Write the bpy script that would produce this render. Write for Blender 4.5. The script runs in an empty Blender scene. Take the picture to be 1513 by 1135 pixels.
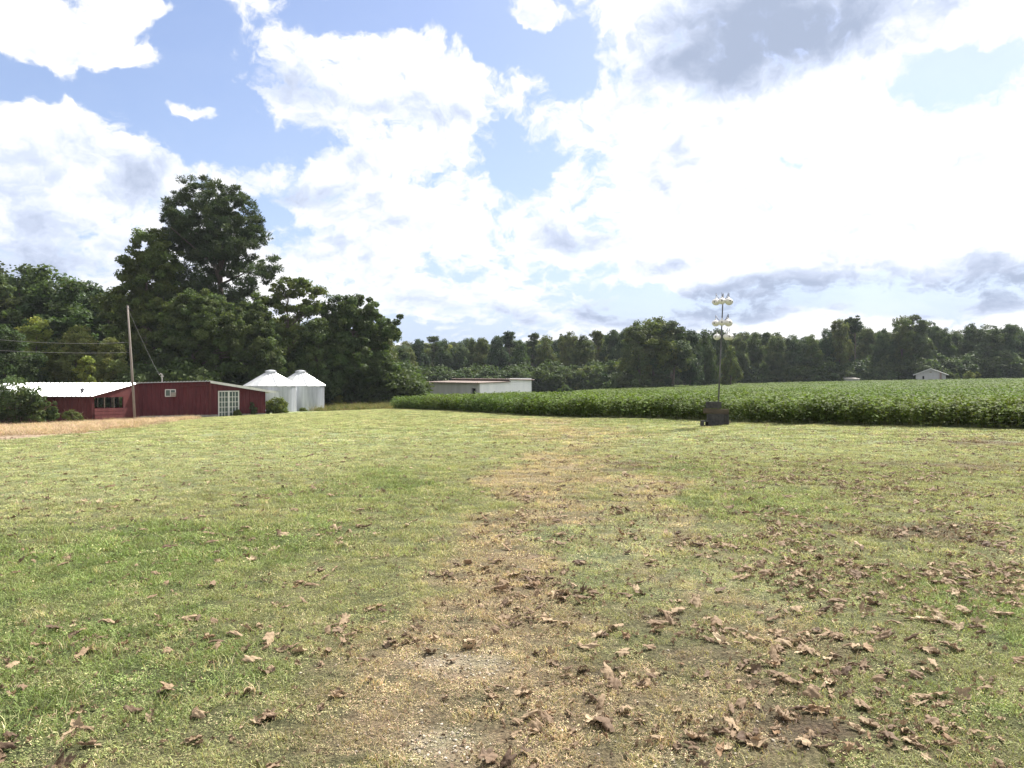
import bpy, math, random
import numpy as np
from mathutils import Vector, Matrix
R = math.radians
C = bpy.context.scene.collection
FP, CU, HV, CAMH = 1150.0, 756.5, 556.0, 1.65     # focal length in photo pixels, centre column, horizon row, eye height

# ------------------------------------------------------------------ camera
cam_d = bpy.data.cameras.new('camera'); cam = bpy.data.objects.new('camera', cam_d); C.objects.link(cam)
cam.location = (0, 0, CAMH); cam.rotation_euler = (R(90 - 0.573), 0, 0)
cam_d.sensor_width = 36; cam_d.lens = FP / 1513 * 36; cam_d.clip_start = 0.05; cam_d.clip_end = 4000
bpy.context.scene.camera = cam
sc = bpy.context.scene
sc.view_settings.view_transform = 'Standard'; sc.view_settings.look = 'None'
sc.view_settings.gamma = 1; sc.view_settings.exposure = 1.3
sc.cycles.max_bounces = 6; sc.cycles.transparent_max_bounces = 6; sc.cycles.diffuse_bounces = 3

# ------------------------------------------------------------------ sun
SUN_AZ, SUN_EL = 38.0, 50.0       # degrees right of straight ahead, above the horizon
sd = bpy.data.lights.new('sun', 'SUN'); sd.energy = 5.0; sd.angle = R(0.6); sd.color = (1, .955, .88)
so = bpy.data.objects.new('sun', sd); C.objects.link(so)
sv = Vector((math.sin(R(SUN_AZ)) * math.cos(R(SUN_EL)), math.cos(R(SUN_AZ)) * math.cos(R(SUN_EL)), math.sin(R(SUN_EL))))
so.rotation_euler = sv.to_track_quat('Z', 'Y').to_euler()
so.location = (0, 0, 50)

# ------------------------------------------------------------------ sky with clouds, laid out by compass direction
world = bpy.data.worlds.new('World'); sc.world = world; world.use_nodes = True
nt = world.node_tree; nt.nodes.clear()
def N(t, **k):
    n = nt.nodes.new(t)
    for a, b in k.items(): setattr(n, a, b)
    return n
def L(a, b): nt.links.new(a, b)
def setin(n, i, v):
    if hasattr(v, 'is_output'): L(v, n.inputs[i])
    else: n.inputs[i].default_value = v
def M(op, a, b=None, c=None, clamp=False):
    n = N('ShaderNodeMath', operation=op, use_clamp=clamp)
    setin(n, 0, a)
    if b is not None: setin(n, 1, b)
    if c is not None: setin(n, 2, c)
    return n.outputs[0]
def VM(op, a, b=None, c=None):
    n = N('ShaderNodeVectorMath', operation=op)
    setin(n, 0, a)
    if b is not None: setin(n, 1, b)
    if c is not None: setin(n, 2, c)
    return n.outputs['Value'] if op in ('DOT_PRODUCT', 'LENGTH') else n.outputs[0]
def SS(x, lo, hi):
    n = N('ShaderNodeMapRange', interpolation_type='SMOOTHSTEP')
    L(x, n.inputs[0]); n.inputs[1].default_value = lo; n.inputs[2].default_value = hi
    return n.outputs[0]
def NOISE(vec, scale, detail=6, rough=.55, typ='FBM'):
    n = N('ShaderNodeTexNoise'); n.noise_dimensions = '3D'; n.noise_type = typ
    L(vec, n.inputs['Vector']); n.inputs['Scale'].default_value = scale
    n.inputs['Detail'].default_value = detail; n.inputs['Roughness'].default_value = rough
    return n.outputs
tc = N('ShaderNodeTexCoord'); sep = N('ShaderNodeSeparateXYZ'); L(tc.outputs['Generated'], sep.inputs[0])
az = M('ARCTAN2', sep.outputs[0], sep.outputs[1]); el = M('ARCSINE', sep.outputs[2])
cmb = N('ShaderNodeCombineXYZ'); L(az, cmb.inputs[0]); L(el, cmb.inputs[1])
ae = cmb.outputs[0]
w1 = NOISE(ae, 5.0, 3, .5)[1]; w2 = NOISE(ae, 17.0, 4, .6)[1]
wrp = VM('MULTIPLY_ADD', VM('SUBTRACT', w1, (.5, .5, .5)), (.085, .06, 0), ae)
wrp = VM('MULTIPLY_ADD', VM('SUBTRACT', w2, (.5, .5, .5)), (.06, .05, 0), wrp)
soft = VM('MULTIPLY_ADD', VM('SUBTRACT', w1, (.5, .5, .5)), (.18, .09, 0), ae)
def blobs(vec, lst, start):
    acc = start
    for (u, v, ru, rv, w) in lst:
        a = math.atan((u - CU) / FP); e = math.atan((HV - v) / FP * math.cos(a))
        sa = FP / ru * 1.0; se = FP / rv
        q = VM('MULTIPLY_ADD', vec, (sa, se, 0), (-a * sa, -e * se, 0))
        g = M('POWER', .36788, VM('DOT_PRODUCT', q, q))
        acc = M('MULTIPLY_ADD', g, w, acc)
    return acc
HOLES = [(245,150,130,62,-1.3),(290,45,62,50,-1.2),(15,120,70,30,-1.1),(150,10,40,14,-.5),(590,22,120,40,-1.5),(760,62,90,58,-1.45),
         (470,25,40,30,-.8),(845,95,22,48,-1.0),(768,245,56,60,-1.3),(1425,112,56,34,-1.2),(360,214,95,26,-1.0),(400,300,45,26,-.6),
         (620,490,190,20,-.8),(1080,446,330,20,-.5),(1420,430,120,26,-.35),(1500,250,90,70,.6),(1200,200,120,60,.4),(1000,300,60,40,.3),(750,400,200,14,-.35),(420,330,60,22,-.4),(1190,235,50,16,-.5),(960,310,55,30,-.2),(880,420,90,16,-.5),(-250,120,150,90,-1.2),(-500,300,150,90,-1.2),
         (1900,150,200,90,-1.1),(700,-420,260,90,-1.2),(1400,-500,200,120,-1.2),
         (120,72,85,26,1.35),(55,38,80,30,.8),(190,85,50,20,1.1),(112,100,18,22,.9),(205,12,32,22,1.6),(295,178,38,14,1.55),(782,32,36,20,2.3),(600,65,40,25,.7),(490,55,60,30,.8),
         (60,210,70,60,.7),(130,190,50,50,.6),(30,20,60,30,.5),(700,110,80,40,.5)]
GREY = [(1110,35,150,70,1.15),(1050,110,100,45,.75),(1210,15,110,50,.55),(430,120,75,50,.5),(560,160,110,24,.5),(690,168,55,22,.42),(225,275,80,50,.42),
        (460,298,110,14,.5),(590,345,80,20,.35),(865,362,60,22,.7),(1125,285,48,26,.5),(880,200,26,60,.25),(1310,425,260,32,.95),
        (1480,385,90,45,.6),(1060,450,240,34,.85),(880,462,130,30,.6),(660,455,120,20,.45),(90,375,150,30,.4),(440,352,70,26,.38),
        (1010,392,60,12,.3),(420,235,60,18,.25),(1190,380,70,20,.4),(-300,330,200,80,.6),(60,340,110,50,.28),(150,260,60,40,.35),(60,95,80,14,.3),(520,250,70,30,.3),(760,180,40,40,.25),(640,410,90,22,.35),(980,235,60,30,.25),(1900,400,200,60,.6),(700,-250,300,80,.6)]
WHITE = [(1180,487,90,11,.9),(1450,470,120,15,1.0),(970,412,70,11,.7),(760,425,70,25,.5),(820,440,30,30,.5),(700,380,60,25,.4),(1050,408,60,12,.4)]
lift = M('MULTIPLY', M('SUBTRACT', 1.0, M('POWER', .36788, M('MULTIPLY', M('MAXIMUM', el, 0.0), 9.0))), .26)
cl = N('ShaderNodeCombineXYZ'); L(lift, cl.inputs[1]); nz = VM('ADD', wrp, cl.outputs[0])      # clouds flatten towards the horizon
n1 = NOISE(nz, 6.5, 8, .60)[0]
n2 = NOISE(nz, 15.0, 6, .6)[0]
D = blobs(wrp, HOLES, M('MULTIPLY_ADD', n1, 1.35, -.16))
n3 = NOISE(nz, 42.0, 5, .6)[0]
D = M('MULTIPLY_ADD', M('SUBTRACT', n2, .5), 2.0, D)
D = M('MULTIPLY_ADD', M('SUBTRACT', n3, .5), 1.3, D)
cover = SS(D, -.08, .48)
G = blobs(soft, GREY, M('MULTIPLY_ADD', M('SUBTRACT', n1, .5), 1.5, .10))
G = M('MULTIPLY_ADD', M('SUBTRACT', n2, .5), 1.1, G)
# cloud that thickens towards its underside reads darker: sample the same field a little nearer the sun
off = VM('ADD', nz, (.010, .030, 0)); nb = NOISE(off, 6.5, 8, .60)[0]
G = M('MULTIPLY_ADD', M('SUBTRACT', nb, n1), 3.2, G)
G = M('MULTIPLY_ADD', M('MINIMUM', M('SUBTRACT', D, .45), .5), .45, G)
G = blobs(soft, [(1270,230,260,150,-.38),(600,190,110,60,-.2)], G)
wb = blobs(soft, WHITE, 0.0)
G = M('SUBTRACT', G, wb)
grey = SS(G, .10, 1.55)
# colours of cloud, lit top to grey base
ramp = N('ShaderNodeValToRGB'); L(grey, ramp.inputs[0])
ramp.color_ramp.elements[0].position = 0; ramp.color_ramp.elements[0].color = (1.0, 1.0, 1.0, 1)
ramp.color_ramp.elements[1].position = 1; ramp.color_ramp.elements[1].color = (.40, .47, .62, 1)
e = ramp.color_ramp.elements.new(.35); e.color = (.68, .75, .92, 1)
cs = N('ShaderNodeVectorMath', operation='SCALE'); L(ramp.outputs[0], cs.inputs[0]); cs.inputs[3].default_value = .47
sky = N('ShaderNodeTexSky', sky_type='NISHITA'); sky.sun_disc = False
sky.sun_elevation = R(SUN_EL); sky.sun_rotation = R(SUN_AZ); sky.air_density = 1.0; sky.dust_density = 1.2
ss_ = N('ShaderNodeVectorMath', operation='SCALE'); L(VM('MULTIPLY', sky.outputs[0], (1.0, .99, 1.10)), ss_.inputs[0]); ss_.inputs[3].default_value = .064
# thin high veil over the blue
veil = N('ShaderNodeMix', data_type='RGBA'); L(M('ADD', M('MULTIPLY_ADD', SS(n1, .3, .75), .20, .05), M('MULTIPLY', M('POWER', .36788, M('MULTIPLY', M('MAXIMUM', el, 0.0), 6.5)), .92), None, True), veil.inputs[0]); L(ss_.outputs[0], veil.inputs[6]); veil.inputs[7].default_value = (.235, .290, .400, 1)
mx = N('ShaderNodeMix', data_type='RGBA'); L(cover, mx.inputs[0]); L(veil.outputs[2], mx.inputs[6]); L(cs.outputs[0], mx.inputs[7])
bg = N('ShaderNodeBackground'); L(mx.outputs[2], bg.inputs[0]); bg.inputs[1].default_value = 1.0
wo = N('ShaderNodeOutputWorld'); L(bg.outputs[0], wo.inputs[0])
world.cycles.sampling_method = 'MANUAL'; world.cycles.sample_map_resolution = 512

# ------------------------------------------------------------------ helpers
def tag(o, label=None, cat=None, group=None, kind=None):
    if label: o['label'] = label
    if cat: o['category'] = cat
    if group: o['group'] = group
    if kind: o['kind'] = kind
    return o
def empty(name, loc, rz=0, sc_=1.0):
    o = bpy.data.objects.new(name, None); C.objects.link(o); o.location = loc; o.rotation_euler = (0, 0, rz)
    o.scale = (sc_, sc_, sc_) if not hasattr(sc_, '__len__') else sc_
    o.empty_display_size = .3
    return o
def link(name, me, parent=None, mat=None):
    o = bpy.data.objects.new(name, me); C.objects.link(o)
    if mat and not me.materials: me.materials.append(mat)
    if parent: o.parent = parent
    return o
def np_mesh(name, V, F, mat=None, col=None, smooth=False):
    V = np.asarray(V, dtype=np.float32); F = np.asarray(F, dtype=np.int32)
    me = bpy.data.meshes.new(name); k = F.shape[1]
    me.vertices.add(len(V)); me.vertices.foreach_set('co', V.ravel())
    me.loops.add(F.size); me.loops.foreach_set('vertex_index', F.ravel())
    me.polygons.add(len(F)); me.polygons.foreach_set('loop_start', np.arange(0, F.size, k, dtype=np.int32))
    me.polygons.foreach_set('loop_total', np.full(len(F), k, dtype=np.int32))
    if smooth: me.polygons.foreach_set('use_smooth', np.ones(len(F), dtype=bool))
    if col is not None:
        a = me.color_attributes.new('Col', 'FLOAT_COLOR', 'POINT')
        cc = np.ones((len(V), 4), dtype=np.float32); cc[:, :3] = col[:, :3]
        a.data.foreach_set('color', cc.ravel())
    me.update(calc_edges=True); me.validate()
    if mat: me.materials.append(mat)
    return me
class MB:
    def __init__(s): s.v = []; s.f = []
    def add(s, V, F):
        b = len(s.v); s.v += [tuple(p) for p in V]; s.f += [tuple(i + b for i in f) for f in F]; return s
    def hexa(s, P):      # 8 points: bottom loop 0-3, top loop 4-7
        return s.add(P, [(3,2,1,0),(4,5,6,7),(0,1,5,4),(1,2,6,5),(2,3,7,6),(3,0,4,7)])
    def box(s, c, d, rz=0, ry=0, rx=0):
        m = Matrix.Translation(c) @ Matrix.Rotation(rz,4,'Z') @ Matrix.Rotation(ry,4,'Y') @ Matrix.Rotation(rx,4,'X')
        x, y, z = d[0]/2, d[1]/2, d[2]/2
        return s.hexa([m @ Vector(p) for p in ((-x,-y,-z),(x,-y,-z),(x,y,-z),(-x,y,-z),(-x,-y,z),(x,-y,z),(x,y,z),(-x,y,z))])
    def prismquad(s, q, thick, up=(0,0,1)):   # a quad given thickness upward
        u = Vector(up) * thick; q = [Vector(p) for p in q]
        return s.hexa(q + [p + u for p in q])
    def tube(s, pts, rad, n=8, cap=True):
        pts = [Vector(p) for p in pts]; b = len(s.v)
        for i, p in enumerate(pts):
            d = (pts[min(i+1, len(pts)-1)] - pts[max(i-1, 0)]).normalized()
            a = d.orthogonal().normalized() if i == 0 else (a - d * a.dot(d)).normalized()
            c = d.cross(a)
            r = rad[i] if hasattr(rad, '__len__') else rad
            for k in range(n):
                t = 2*math.pi*k/n; s.v.append(tuple(p + (a*math.cos(t) + c*math.sin(t))*r))
        for i in range(len(pts)-1):
            for k in range(n):
                s.f.append((b+i*n+k, b+i*n+(k+1)%n, b+(i+1)*n+(k+1)%n, b+(i+1)*n+k))
        if cap:
            s.f.append(tuple(b+k for k in range(n-1,-1,-1))); s.f.append(tuple(b+(len(pts)-1)*n+k for k in range(n)))
        return s
    def lathe(s, prof, n=32, c=(0,0,0), jag=None):
        b = len(s.v)
        for (r, z) in prof:
            for k in range(n):
                t = 2*math.pi*k/n; rr = r*(jag(k) if jag else 1)
                s.v.append((c[0]+rr*math.cos(t), c[1]+rr*math.sin(t), c[2]+z))
        for i in range(len(prof)-1):
            for k in range(n): s.f.append((b+i*n+k, b+i*n+(k+1)%n, b+(i+1)*n+(k+1)%n, b+(i+1)*n+k))
        return s
    def mesh(s, name, mat=None, smooth=False):
        me = bpy.data.meshes.new(name); me.from_pydata(s.v, [], s.f); me.update()
        if smooth:
            for p in me.polygons: p.use_smooth = True
        if mat: me.materials.append(mat)
        return me
    def build(s, name, mat, parent=None, smooth=False, bevel=0):
        o = link(name, s.mesh(name, mat, smooth), parent)
        if bevel:
            m = o.modifiers.new('bevel', 'BEVEL'); m.width = bevel; m.segments = 2
        return o

# ------------------------------------------------------------------ numeric noise
def vnoise(x, y, seed=0):
    x = np.asarray(x, float); y = np.asarray(y, float)
    xi = np.floor(x).astype(np.int64); yi = np.floor(y).astype(np.int64); fx = x - xi; fy = y - yi
    fx = fx*fx*(3-2*fx); fy = fy*fy*(3-2*fy)
    def h(a, b):
        n = (a*374761393 + b*668265263 + seed*974634777) & 0xffffffff
        n = ((n ^ (n >> 13)) * 1274126177) & 0xffffffff
        return ((n ^ (n >> 16)) & 0xffff) / 65535.0
    return (h(xi,yi)*(1-fx)+h(xi+1,yi)*fx)*(1-fy) + (h(xi,yi+1)*(1-fx)+h(xi+1,yi+1)*fx)*fy
def fbm(x, y, o=4, seed=0):
    t = 0; a = .5; s = 0
    for i in range(o):
        t = t + a*vnoise(x*2**i, y*2**i, seed+i*7); s += a; a *= .55
    return t/s

# ------------------------------------------------------------------ terrain height
TP = np.array([(0,0,0),(0,6,0),(-5,6,0),(5,6,0),(0,14,0),(-9,12,-.02),(9,14,.0),(-14,24,-.22),(0,25,-.04),(7.1,26.4,0),(16,24,0),(30,24,.05),(0,-30,0),(-40,-10,-.3),(40,-10,.2),
  (2,32,-.1),(-8.9,58.7,-.78),(-1,40,-.3),(-20,40,-.85),(-22,60,-1.53),(-28,57,-1.57),(-31,52,-1.6),(-38,50,-1.75),(-22.3,72,-1.68),(-20.9,77,-1.8),(-60,60,-2.2),(-5,100,-1.75),(3.2,110,-1.5),(-14,80,-1.6),(-8,85,-1.85),(-5,78,-1.7),(3,92,-1.45),(-12,70,-1.25),
  (38,180,-1.2),(77,200,-.4),(129,200,.45),(200,200,.9),(60,100,-.15),(40,60,-.08),(20,70,-.45),(-25,180,-2.9),(0,190,-2.3),(-80,120,-3),(-150,200,-4),(100,350,0),(-50,400,-3),(300,400,1),(60,40,.1)], float)
def _phi(r2): return np.where(r2 > 0, r2*np.log(np.maximum(r2, 1e-12)), 0)
def _xf(x, y):   # compress distance so the fit stays calm far away
    return x/18., y/18.
px_, py_ = _xf(TP[:,0], TP[:,1]); n_ = len(TP)
K = _phi((px_[:,None]-px_[None])**2 + (py_[:,None]-py_[None])**2) + np.eye(n_)*.6
P_ = np.stack([np.ones(n_), px_, py_], 1)
A_ = np.block([[K, P_],[P_.T, np.zeros((3,3))]]); W_ = np.linalg.solve(A_, np.concatenate([TP[:,2], np.zeros(3)]))
def hgt(x, y):
    x = np.asarray(x, float); y = np.asarray(y, float); sh = np.broadcast(x, y).shape
    x = np.broadcast_to(x, sh).ravel(); y = np.broadcast_to(y, sh).ravel()
    xc = np.clip(x, -200, 300); yc = np.clip(y, -60, 400)
    a, b = _xf(xc, yc); out = W_[n_] + W_[n_+1]*a + W_[n_+2]*b
    for i in range(n_): out = out + W_[i]*_phi((a-px_[i])**2 + (b-py_[i])**2)
    rough = (fbm(x*.7, y*.7, 3, 5)-.5)*.06 * np.clip((np.hypot(x,y)-2)/20, .15, 1)
    return (out + rough).reshape(sh)
def h1(x, y): return float(hgt(np.array([x]), np.array([y]))[0])
def W(u, Y): return ((u-CU)/FP*Y, Y)                      # photo column + depth -> ground x, y
def zat(v, Y): return CAMH - (v-HV)/FP*Y
def PW(u, v, H=CAMH): Y = H*FP/(v-HV); return ((u-CU)/FP*Y, Y)

# ------------------------------------------------------------------ materials
def mat(name, base=(.5,.5,.5), rough=.8, spec=.3):
    m = bpy.data.materials.new(name); m.use_nodes = True
    b = m.node_tree.nodes['Principled BSDF']; b.inputs['Base Color'].default_value = (*base, 1)
    b.inputs['Roughness'].default_value = rough; b.inputs['Specular IOR Level'].default_value = spec
    return m, m.node_tree, b
def mnoise(t, vec, scale, detail=4, rough=.6, stretch=None):
    n = t.nodes.new('ShaderNodeTexNoise'); n.inputs['Scale'].default_value = scale; n.inputs['Detail'].default_value = detail; n.inputs['Roughness'].default_value = rough
    if stretch:
        mp = t.nodes.new('ShaderNodeMapping'); mp.inputs['Scale'].default_value = stretch; t.links.new(vec, mp.inputs[0]); vec = mp.outputs[0]
    t.links.new(vec, n.inputs['Vector']); return n.outputs[0]
def mramp(t, fac, stops):
    r = t.nodes.new('ShaderNodeValToRGB'); t.links.new(fac, r.inputs[0]); els = r.color_ramp.elements
    while len(els) < len(stops): els.new(.5)
    for e_, (p, c) in zip(els, stops): e_.position = p; e_.color = (*c, 1) if len(c) == 3 else c
    return r.outputs[0]
def mmix(t, f, a, b, mode='MIX'):
    n = t.nodes.new('ShaderNodeMix'); n.data_type = 'RGBA'; n.blend_type = mode
    for i, v in ((0, f), (6, a), (7, b)):
        if hasattr(v, 'is_output'): t.links.new(v, n.inputs[i])
        else: n.inputs[i].default_value = v if i == 0 else (*v, 1)
    return n.outputs[2]
def mbump(t, b, h, strength=.5, dist=.02):
    n = t.nodes.new('ShaderNodeBump'); n.inputs['Strength'].default_value = strength; n.inputs['Distance'].default_value = dist
    t.links.new(h, n.inputs['Height']); t.links.new(n.outputs[0], b.inputs['Normal'])
def noisy(name, c1, c2, scale=4, rough=.8, spec=.3, stretch=None, bump=.3, coord='Object', dist=.01):
    m, t, b = mat(name, c1, rough, spec)
    tcn = t.nodes.new('ShaderNodeTexCoord')
    f = mnoise(t, tcn.outputs[coord], scale, 6, .65, stretch)
    t.links.new(mramp(t, f, [(.32, c1), (.68, c2)]), b.inputs['Base Color'])
    if bump: mbump(t, b, f, bump, dist)
    return m
def foliage(name, base, var=.35, trans=.35, rough=.65, spec=.14, instancer=False, vary=True):
    m, t, b = mat(name, base, rough, spec)
    at = t.nodes.new('ShaderNodeAttribute'); at.attribute_name = 'Col'
    g = t.nodes.new('ShaderNodeNewGeometry')
    f = mnoise(t, g.outputs['Position'], .35 if not instancer else 2.0, 3, .6)
    lo = tuple(x*(1-var) for x in base); hi = tuple(min(1, x*(1+var)) for x in base)
    c = mramp(t, f, [(.3, lo), (.7, hi)])
    c = mmix(t, 1.0, c, at.outputs['Color'], 'MULTIPLY')
    if not instancer and vary:      # each tree has its own tone
        oi_ = t.nodes.new('ShaderNodeObjectInfo')
        c = mmix(t, 1.0, c, mramp(t, oi_.outputs['Random'], [(0,(.60,.72,.80)),(.35,(.88,.95,.96)),(.7,(1.25,1.15,.95)),(1,(1.75,1.5,1.05))]), 'MULTIPLY')
    if instancer:
        a2 = t.nodes.new('ShaderNodeAttribute'); a2.attribute_name = 'tint'; a2.attribute_type = 'INSTANCER'
        c = mmix(t, 1.0, c, a2.outputs['Color'], 'MULTIPLY')
    t.links.new(c, b.inputs['Base Color'])
    tr = t.nodes.new('ShaderNodeBsdfTranslucent'); t.links.new(mmix(t, 1.0, c, (1.25, 1.3, .7), 'MULTIPLY'), tr.inputs[0])
    mxs = t.nodes.new('ShaderNodeMixShader'); mxs.inputs[0].default_value = trans
    t.links.new(b.outputs[0], mxs.inputs[1]); t.links.new(tr.outputs[0], mxs.inputs[2])
    t.links.new(mxs.outputs[0], t.nodes['Material Output'].inputs[0])
    return m
M_pine = foliage('pine_needles', (.058, .082, .036), .3, .2)
M_pine_big = foliage('tall_pine_needles', (.050, .074, .036), .3, .2, vary=False)
M_broad = foliage('broad_leaves', (.078, .108, .038), .35, .34)
M_dark = foliage('dark_leaves', (.056, .082, .034), .3, .30)
M_broad_h = foliage('oak_leaves', (.064, .092, .034), .35, .34, vary=False)
M_dark_h = foliage('maple_leaves', (.060, .090, .034), .3, .32, vary=False)
M_olive_h = foliage('sweetgum_leaves', (.082, .112, .036), .35, .36, vary=False)
M_light = foliage('light_leaves', (.115, .150, .048), .3, .38)
M_far = foliage('far_leaves', (.068, .094, .046), .35, .28)
M_soy = foliage('soy_leaves', (.074, .120, .028), .40, .32, .68, .12, True)
M_grass = foliage('grass_blade', (1, 1, 1), .12, .28, .7, .12, True)
M_bark = noisy('bark', (.07,.055,.045), (.16,.13,.11), 9, .95, .1, (1,1,.2), .8)
M_twig = noisy('twig', (.16,.11,.09), (.26,.19,.15), 9, .95, .1, None, .3)

# ------------------------------------------------------------------ ground colour zones (real patches of turf, straw, soil and gravel)
LUSH, PALE, STRAW, SOIL, GRAV, MID = 0, 1, 2, 3, 4, 5
ZC = np.array([(.112,.164,.058),(.228,.266,.146),(.290,.240,.160),(.135,.100,.078),(.350,.300,.230),(.188,.208,.100)])
# (zone, u, v, ru, rv, weight) in photo columns/rows, turned at once into ground positions and sizes
ZB = [(LUSH,130,830,260,60,1.5),(LUSH,60,940,200,70,1.0),(LUSH,300,800,220,35,.9),(LUSH,560,720,160,35,.7),(LUSH,60,1050,260,70,1.0),(LUSH,350,1000,160,60,.5),
      (LUSH,1120,745,150,28,.7),(LUSH,1300,700,200,25,.3),(LUSH,1430,900,130,90,.8),(LUSH,1460,1060,120,70,.8),(LUSH,620,905,70,25,.7),(LUSH,740,760,60,20,.4),(LUSH,1000,690,60,12,.4),
      (LUSH,920,620,110,4,1.0),
      (PALE,250,650,420,28,1.6),(PALE,60,720,160,25,1.0),(PALE,500,650,150,20,.9),(PALE,1200,650,260,16,1.2),(PALE,920,800,100,60,.9),(PALE,1100,860,120,50,.6),(PALE,200,690,250,14,.6),
      (STRAW,850,640,110,14,1.3),(STRAW,770,618,90,5,1.6),(STRAW,820,690,60,30,1.2),(STRAW,990,750,40,50,.8),(STRAW,690,940,160,60,1.7),(STRAW,560,1080,120,70,1.1),(STRAW,800,1080,200,90,1.7),(STRAW,780,720,70,40,.3),(STRAW,760,800,60,40,.4),(SOIL,780,740,60,30,.35),(STRAW,840,660,80,14,.3),
      (STRAW,1080,1050,140,90,.9),(STRAW,1150,930,110,45,.8),(STRAW,760,830,70,60,1.1),(STRAW,470,1000,60,40,.5),(STRAW,120,800,60,12,.4),
      (SOIL,1440,658,120,4,1.9),(SOIL,1400,688,130,6,1.0),(SOIL,920,690,35,8,.8),(SOIL,780,860,60,25,1.0),(SOIL,1330,790,140,20,.7),(SOIL,1200,1090,80,40,1.1),(SOIL,960,840,60,20,.5),(SOIL,180,866,60,6,.8),(SOIL,800,745,45,14,.6),
      (SOIL,1230,950,70,14,.6),(SOIL,740,915,60,12,.8),(SOIL,1350,870,110,12,.4),
      (SOIL,730,1040,70,40,.7),(SOIL,1150,1010,90,30,.8),(SOIL,830,910,60,16,.7),(SOIL,790,820,46,16,.8),(SOIL,830,700,46,9,.8),(SOIL,880,665,50,5,.6),(SOIL,1000,790,40,12,.5),(STRAW,700,1040,130,60,.9),(STRAW,740,880,70,40,.8),(STRAW,770,790,60,40,.9),(STRAW,800,730,60,30,.9),(STRAW,940,790,50,40,.7),(STRAW,1020,870,60,40,.7),(STRAW,960,720,40,20,.7),(SOIL,800,990,70,20,.8),(SOIL,900,1000,80,24,.8),(SOIL,1080,960,80,20,.8),(SOIL,960,900,60,20,.6),(SOIL,700,800,40,14,.5),
      (GRAV,700,985,55,22,2.6),(GRAV,640,1110,60,30,2.8),(GRAV,690,1015,60,14,1.6),(GRAV,745,925,30,8,1.6),(GRAV,600,1050,50,18,1.0),(GRAV,1190,1115,60,20,1.3),(GRAV,790,1045,40,12,1.2),(GRAV,760,880,26,8,1.2),(GRAV,1010,1135,60,20,.8)]
def zones(x, y):
    x = np.asarray(x, float); y = np.asarray(y, float)
    wx = x + (fbm(x*.9, y*.9, 3, 11)-.5)*1.3*np.clip(y/9,.35,2); wy = y + (fbm(x*.6+9, y*.6, 3, 23)-.5)*1.6*np.clip(y/9,.35,3)
    w = np.zeros(x.shape+(6,)); w[..., MID] = .5
    w[..., PALE] += .15 + .9*np.clip((y-14)/20, 0, 1); w[..., MID] += .2*fbm(x*.5, y*.5, 3, 3)
    for (z, u, v, ru, rv, k) in ZB:
        Y = CAMH*FP/(v-HV); X = (u-CU)/FP*Y; rx = ru/FP*Y; ry = rv*Y*Y/(FP*CAMH)
        w[..., z] += k*np.exp(-((wx-X)/rx)**2 - ((wy-Y)/ry)**2)
    for z in range(6):
        w[..., z] *= (.15 + 1.7*fbm(x*2.2, y*2.2, 4, 40+z*5))*(.45+1.1*fbm(x*7, y*7, 3, 140+z*5))
    w = w**2.6; w /= w.sum(-1, keepdims=True)
    return w

# ------------------------------------------------------------------ ground sheet
def axis(n, near, far0, far1, c0):
    a0 = math.asinh((far0-c0)/near); a1 = math.asinh((far1-c0)/near)
    return c0 + near*np.sinh(np.linspace(a0, a1, n))
gx = axis(560, 4.0, -1200, 1200, 0); gy = axis(620, 4.0, -400, 2500, 4.0)
GX, GY = np.meshgrid(gx, gy); GZ = hgt(GX, GY); NX, NY = len(gx), len(gy)
wz = zones(GX, GY); gc = (wz[..., None]*ZC).sum(-2)
nearf = np.clip(1-np.hypot(GX, GY)/26, 0, 1)[..., None]*.72*(1-wz[..., GRAV])[..., None]
gc = gc*(1-nearf) + np.array((.060,.048,.034))*nearf      # soil between the blades
# dry straw strip in front of the brush, far left; weedy ground towards the woods
def strip(x, y):
    x = np.asarray(x, float); y = np.asarray(y, float); ys = np.maximum(y, 1.0); z = -.05-.032*np.clip(ys-6, 0, 60)*np.clip(-x/25, 0, 1)
    z = hgt(x, y); u = CU + x/ys*FP; v = HV + (CAMH-z)/ys*FP
    lo = np.interp(u, [-400,0,60,120,180,240,275], [662,654,649,642,635,627,622]) + (fbm(x*.6, y*.6, 3, 71)-.5)*9
    return ((y > 20) & (u < 290)).astype(float)*np.clip((lo-v)/3.0, 0, 1)*np.clip((60-y)/2, 0, 1)
s_ = strip(GX, GY)*np.clip(.4+fbm(GX*.8, GY*.8, 4, 77), 0, 1)
gc = gc*(1-s_[..., None]) + np.array((.32,.25,.19))*s_[..., None]
wd = np.clip((GY-74)/20, 0, 1)*.7 + np.clip((-GX-34)/10, 0, 1)*.8; wd = np.clip(wd, 0, 1)
gc = gc*(1-wd[..., None]) + np.array((.06,.066,.028))*wd[..., None]
idx = np.arange(NX*NY).reshape(NY, NX)
F = np.stack([idx[:-1,:-1], idx[:-1,1:], idx[1:,1:], idx[1:,:-1]], -1).reshape(-1, 4)
m, t, b = mat('turf', rough=.95, spec=.1)
at = t.nodes.new('ShaderNodeAttribute'); at.attribute_name = 'Col'
g = t.nodes.new('ShaderNodeNewGeometry')
f1 = mnoise(t, g.outputs['Position'], 60, 5, .7); f2 = mnoise(t, g.outputs['Position'], 14, 5, .65); f3 = mnoise(t, g.outputs['Position'], 2.2, 5, .6)
c = mmix(t, 1, at.outputs['Color'], mramp(t, f1, [(.30,(.30,.30,.30)),(.52,(1,1,1)),(.72,(1.9,1.8,1.7))]), 'MULTIPLY')
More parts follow.
